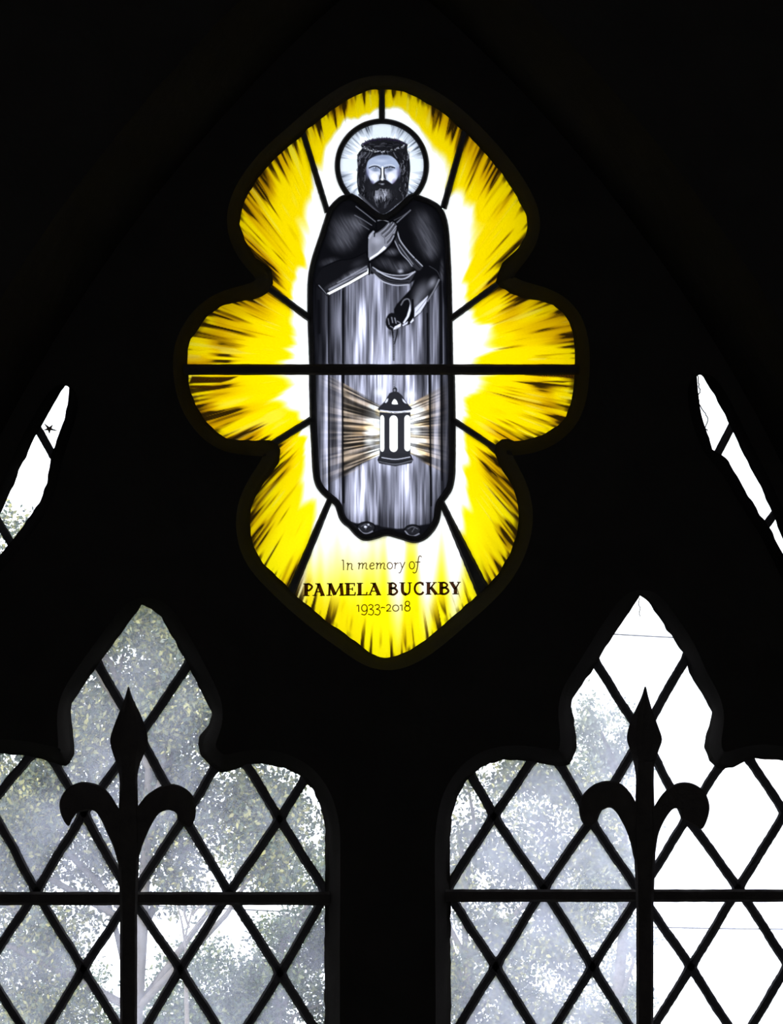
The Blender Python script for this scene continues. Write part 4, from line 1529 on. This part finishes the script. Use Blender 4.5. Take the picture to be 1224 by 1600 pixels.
def stanchion(cx, tip, lobes, label):
    root = empty('iron_stanchion', P(cx, SILL - 2, -0.035))
    tag(root, label, 'stanchion', 'spear-topped iron stanchions')
    ya, yb = -0.048, -0.025
    n = 60
    ys = np.linspace(1190, SILL - 2, n)
    wv = np.interp(ys, [1190, 1225, 1262, 1290, 1330, 1375, 1420, SILL], [29, 28, 30, 34, 34, 30, 27, 27])
    rg = random.Random(int(cx))
    sec = [(-.5, .2), (-.5, .8), (-.36, 1.0), (.36, 1.0), (.5, .8), (.5, .2), (.36, 0.0), (-.36, 0.0)]
    vs, fs = strip([(cx, y) for y in ys], wv, ya, [(o, d * (yb - ya)) for o, d in sec], False, .01, 3)
    o = from_data('shaft', vs, fs, [M_IRON], root)
    fix_normals(o)
    # spearhead: a four-sided blade with a raised ridge
    prof = catmull(tip, 4)
    vs, fs = [], []
    k = len(prof)
    for i, (l, r, y) in enumerate(prof):
        m = (l + r) / 2
        th_ = 0.004 + 0.010 * min(1, (r - l) / 40)
        ym = (ya + yb) / 2
        vs += [P(l, y, ym), P((l + m) / 2, y, ym - th_ * .7), P(m, y, ym - th_), P((r + m) / 2, y, ym - th_ * .7), P(r, y, ym), P(m, y, ym + th_)]
    for i in range(k - 1):
        for q in range(6):
            r2 = (q + 1) % 6
            fs.append((i * 6 + q, i * 6 + r2, (i + 1) * 6 + r2, (i + 1) * 6 + q))
    fs.append((0, 1, 2, 3, 4, 5))
    fs.append(tuple((k - 1) * 6 + q for q in range(6)))
    o = from_data('spearhead', vs, fs, [M_IRON], root)
    fix_normals(o)
    for lobe in lobes:
        p = resample(catmull(lobe, 4, True), 2.6)
        prism('scroll_leaf', p, -0.046, -0.027, M_IRON, root, bevel=2.4)
    return root


TIP_L = [(200, 202, 1073), (194.5, 208, 1092), (184, 221, 1119), (175, 229, 1143), (172, 231, 1158), (176, 226, 1176), (182, 219, 1194), (186, 215, 1212), (187, 215, 1225)]
TIP_R = [(1007.5, 1010, 1073), (1002, 1014, 1090), (991, 1021, 1114), (983, 1029, 1135), (980, 1035, 1155), (985, 1030, 1172), (990, 1024, 1190), (993, 1022, 1206), (995, 1022, 1225)]
LOBES_L = [
    [(208, 1282), (222, 1251), (238, 1236), (258, 1226), (277, 1226), (294, 1235), (303, 1247), (306, 1263), (305, 1278), (298, 1292), (286, 1290), (278, 1283), (276, 1271), (269, 1267),
     (260, 1266), (249, 1271), (240, 1283), (231, 1301), (222, 1323), (216, 1343), (208, 1362)],
    [(195, 1282), (183, 1259), (172, 1241), (159, 1229), (143, 1223), (125, 1222), (107, 1231), (95, 1246), (93, 1262), (98, 1279), (107, 1291), (113, 1280), (121, 1270), (130, 1268),
     (141, 1266), (150, 1269), (159, 1283), (168, 1303), (177, 1323), (185, 1350), (195, 1366)]]
LOBES_R = [
    [(1004, 1280), (994, 1254), (983, 1236), (968, 1223), (947, 1220), (928, 1226), (914, 1238), (906, 1251), (905, 1267), (909, 1283), (917, 1291), (927, 1288), (934, 1280), (937, 1271), (943, 1265),
     (954, 1262), (963, 1269), (970, 1280), (979, 1298), (986, 1319), (991, 1342), (1002, 1362)],
    [(1014, 1282), (1024, 1258), (1037, 1239), (1053, 1226), (1071, 1222), (1089, 1227), (1103, 1240), (1109, 1258), (1107, 1276), (1098, 1295), (1086, 1291), (1072, 1284), (1064, 1277), (1063, 1267),
     (1056, 1263), (1048, 1268), (1037, 1285), (1029, 1305), (1025, 1330), (1022, 1345), (1012, 1362)]]
stanchion(201, TIP_L, LOBES_L, 'black wrought iron fleur-de-lis stanchion in front of the diamond light with leafy trees')
stanchion(1008, TIP_R, LOBES_R, 'black wrought iron fleur-de-lis stanchion in front of the diamond light with white sky')

# ------------------------------------------------------------------ little things on the glass
leaf = []
for k in range(10):
    a = math.pi * 2 * k / 10 + .3
    r = (12.5, 4.2)[k % 2] * (1.25 if k in (0, 6) else .9)
    leaf.append((77 + r * math.cos(a), 670 + r * .8 * math.sin(a)))
o = prism('ivy_leaf', leaf, -0.0035, -0.0005, M_DRYLEAF)
tag(o, 'dead star-shaped leaf stuck to the narrow curved side light', 'leaf')
q = resample(catmull([(1090, 586), (1093, 605), (1092, 625), (1099, 640), (1106, 655), (1103, 668), (1106, 674)], 5), 2.5, False)
q[:, 0] += (vnoise(np.arange(len(q)) * .8, 0 * q[:, 0], 9) - .5) * 4
vs, fs = strip(q, 1.8, -0.0012, [(-.5, 0), (0, -.001), (.5, 0), (0, .001)])
o = from_data('dry_tendril', vs, fs, [M_DRYLEAF])
tag(o, 'thin dry creeper tendril against the narrow curved side light', 'tendril')
q = resample(catmull([(1000, 934), (998, 944), (1001, 950), (999, 958), (1001, 963)], 5), 1.5, False)
vs, fs = strip(q, 1.3, -0.0012, [(-.5, 0), (0, -.001), (.5, 0), (0, .001)])
o = from_data('cobweb_strand', vs, fs, [M_DRYLEAF])
tag(o, 'short dark cobweb strand hanging at the tip of the diamond light with white sky', 'cobweb')

# ------------------------------------------------------------------ trees outside


def tube(pts, radii, sides=7):
    vs, fs = [], []
    pts = [Vector(p) for p in pts]
    n = len(pts)
    for i, p in enumerate(pts):
        t = (pts[min(i + 1, n - 1)] - pts[max(i - 1, 0)]).normalized()
        a = t.cross(Vector((0, 1, 0.13)))
        a = a.normalized() if a.length > 1e-4 else Vector((1, 0, 0))
        b = t.cross(a)
        for k in range(sides):
            f = 2 * math.pi * k / sides
            vs.append(p + (a * math.cos(f) + b * math.sin(f)) * radii[i])
    for i in range(n - 1):
        for k in range(sides):
            j = (k + 1) % sides
            fs.append((i * sides + k, i * sides + j, (i + 1) * sides + j, (i + 1) * sides + k))
    fs.append(tuple(range(sides)))
    fs.append(tuple((n - 1) * sides + k for k in range(sides)))
    return vs, fs


GROUND = -2.2


def leaves_mesh(name, centres, sizes, count, size, m, parent, seed):
    """many small pointed leaves scattered in clumps"""
    rg = np.random.default_rng(seed)
    w = np.array([s[0] * s[1] * s[2] for s in sizes]) ** .8
    w /= w.sum()
    which = rg.choice(len(centres), count, p=w)
    C = np.array([list(c) for c in centres])[which]
    Sz = np.array(sizes)[which]
    v = rg.normal(size=(count, 3))
    v /= np.linalg.norm(v, axis=1)[:, None]
    pos = C + v * (rg.uniform(0, 1, count) ** .38)[:, None] * Sz
    # gather into twigs
    pos += (rg.normal(size=(count, 3)) * .04)
    a = rg.normal(size=(count, 3))
    a[:, 2] -= .5
    a /= np.linalg.norm(a, axis=1)[:, None]
    b = np.cross(a, rg.normal(size=(count, 3)))
    b /= np.linalg.norm(b, axis=1)[:, None] + 1e-9
    L = size * rg.uniform(.7, 1.35, count)[:, None]
    W = L * .27
    q = np.stack([pos - a * L * .5, pos + b * W - a * L * .05, pos + a * L * .5, pos - b * W - a * L * .05], 1).reshape(-1, 3)
    me = bpy.data.meshes.new(name)
    me.vertices.add(count * 4)
    me.vertices.foreach_set('co', q.ravel())
    me.loops.add(count * 4)
    me.loops.foreach_set('vertex_index', np.arange(count * 4, dtype=np.int32))
    me.polygons.add(count)
    me.polygons.foreach_set('loop_start', (np.arange(count) * 4).astype(np.int32))
    me.update(calc_edges=True)
    o = link(name, me, [m], parent)
    o['kind'] = 'stuff'
    return o


def tree(label, px, Y, trunk_r, blobs, count, leaf, m, seed, group='trees outside the window', lean=0.0):
    """blobs: crown clumps as (pixel x, pixel y, radius in pixels, depth offset); the trunk stands on the churchyard ground"""
    k = (D + Y) / D * S
    base = Vector((CX + (px - 612) * k, Y, GROUND))
    root = empty('tree', base)
    tag(root, label, 'tree', group)
    rg = random.Random(seed)
    cents, sizes = [], []
    for bx, by, br, bd in blobs:
        c = P(bx, by, Y + bd)
        for _ in range(7):
            off = Vector((rg.gauss(0, .5), rg.gauss(0, .5), rg.gauss(0, .5))) * br * k
            cents.append(c + off)
            r = br * k * rg.uniform(.32, .62)
            sizes.append((r, r, r * .8))
    top = max(c.z for c in cents)
    h = (top - GROUND) * .8
    tp = [base + Vector((lean * t * t + .12 * math.sin(3 * t + seed), .1 * math.sin(2 * t), h * t)) for t in np.linspace(0, 1, 9)]
    vs, fs = tube(tp, [trunk_r * (1.15 - .95 * t) for t in np.linspace(0, 1, 9)], 9)
    from_data('trunk', vs, fs, [M_BARK], root, True)
    for i in range(0, len(cents), 7):
        c = cents[i]
        if i % 14 or (c.z - GROUND) / h < .3:
            continue
        s = tp[min(8, max(2, int((c.z - GROUND) / h * 8 * .82)))]
        mid = (s + c) * .5 + Vector((rg.uniform(-.2, .2), rg.uniform(-.2, .2), .15))
        pts = [s, (s + mid) * .5, mid, (mid + c) * .5 + Vector((0, 0, .05)), c]
        r0 = trunk_r * .36
        vs, fs = tube(pts, [r0, r0 * .8, r0 * .6, r0 * .4, r0 * .15], 6)
        from_data('branch', vs, fs, [M_BARK], root, True)
    leaves_mesh('foliage', cents, sizes, count, leaf, m, root, seed)
    return root


tree('tall grey-green leafy tree filling the diamond light behind the stanchion', 204, 15, .08,
     [(225, 1010, 95, 0), (160, 1110, 110, .3), (270, 1120, 110, -.2), (80, 1230, 120, .2), (200, 1230, 120, .5), (330, 1230, 110, 0), (420, 1230, 90, .4), (30, 1340, 120, 0),
      (160, 1350, 100, .3), (300, 1330, 70, .4), (420, 1330, 90, -.2), (60, 1480, 100, 0), (-60, 1200, 120, .3), (-110, 1380, 130, 0), (20, 880, 70, .3), (-60, 960, 110, .4), (120, 960, 90, .8),
      (30, 1580, 110, .3), (330, 1060, 70, .4), (480, 1150, 80, .5), (200, 960, 70, .6), (250, 1000, 70, .9), (290, 1060, 80, .8), (130, 1060, 80, 1.0), (210, 1060, 90, 1.2), (440, 1240, 80, 1.0), (500, 1280, 60, .6), (225, 975, 45, .2), (215, 990, 45, 1.3), (240, 1010, 50, 1.6), (195, 1000, 45, .9), (-210, 1120, 130, .4), (-230, 1330, 140, .2), (-340, 1220, 130, .6), (-360, 1440, 140, .1), (-480, 1320, 120, .4), (-200, 1520, 120, .3)], 125000, .040, M_LEAF_A, 5)
tree('darker green bushy tree low behind the mullion', 400, 19, .07,
     [(400, 1560, 90, 0), (330, 1620, 110, .4), (470, 1580, 90, .3), (440, 1480, 60, 0), (520, 1480, 90, .4), (600, 1500, 130, .3), (250, 1680, 120, 0), (480, 1380, 60, .5), (560, 1380, 80, 0)], 52000, .040, M_LEAF_B, 7, lean=.3)
tree('leafy tree rising behind the left half of the sky-lit light', 780, 16, .06,
     [(760, 1260, 75, 0), (830, 1250, 85, .3), (740, 1370, 85, .2), (840, 1360, 70, .4), (790, 1480, 85, 0), (880, 1500, 75, .4), (720, 1560, 90, .3), (830, 1590, 95, 0), (930, 1590, 70, .2),
      (900, 1220, 55, .5), (940, 1300, 55, .2), (690, 1200, 80, .4), (600, 1300, 100, .4), (855, 1300, 60, .8), (890, 1280, 55, 1.0), (830, 1420, 60, .6), (920, 1400, 60, .9)], 38000, .038, M_LEAF_A, 9, lean=-.2)
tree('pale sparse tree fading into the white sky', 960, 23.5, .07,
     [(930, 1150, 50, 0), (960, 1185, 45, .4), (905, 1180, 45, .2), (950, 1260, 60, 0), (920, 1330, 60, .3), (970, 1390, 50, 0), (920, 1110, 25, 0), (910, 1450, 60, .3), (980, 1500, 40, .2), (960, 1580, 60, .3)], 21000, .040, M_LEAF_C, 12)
tree('dark ivy-clad tree at the foot of the leafy diamond light', 40, 23, .09,
     [(-30, 1500, 120, 0), (90, 1560, 100, .3), (180, 1600, 90, .2), (40, 1640, 140, 0), (-120, 1420, 120, .2), (300, 1560, 60, .4)], 34000, .042, M_LEAF_B, 14)

# bare sapling in the gap between the trees
root = empty('bare_sapling', Vector((P(292, 1600, 13).x, 13, GROUND)))
tag(root, 'thin bare sapling with forked twigs in the gap between leafy trees', 'sapling')
b = root.location.copy()
t1 = P(290, 1500, 13)
vs, fs = tube([b, b.lerp(t1, .5) + Vector((.03, 0, 0)), t1], [.03, .02, .012], 6)
from_data('trunk', vs, fs, [M_BARK], root, True)
for pts in ([(290, 1500), (291, 1460), (300, 1425), (305, 1395)], [(291, 1470), (308, 1445), (330, 1425)], [(290, 1480), (284, 1440), (276, 1410)], [(300, 1430), (315, 1410), (322, 1385)], [(296, 1450), (288, 1425), (290, 1400)]):
    vs, fs = tube([P(x, y, 13) for x, y in catmull(pts, 4)], np.linspace(.009, .003, (len(pts) - 1) * 4 + 1), 5)
    from_data('twig', vs, fs, [M_BARK], root, True)

# overhead cables
for (x0, y0), (x1, y1), lab in (((560, 962), (1500, 1012), 'thin overhead cable crossing the white sky above the treetops'), ((560, 1430), (1500, 1452), 'thin overhead cable crossing low behind the saddle bar')):
    pts = [P(x0 + (x1 - x0) * t, y0 + (y1 - y0) * t + 8 * math.sin(math.pi * t), 25) for t in np.linspace(-.6, 1.3, 24)]
    vs, fs = tube(pts, [.0075] * 24, 6)
    o = from_data('overhead_cable', vs, fs, [M_CABLE])
    tag(o, lab, 'cable', 'overhead cables')
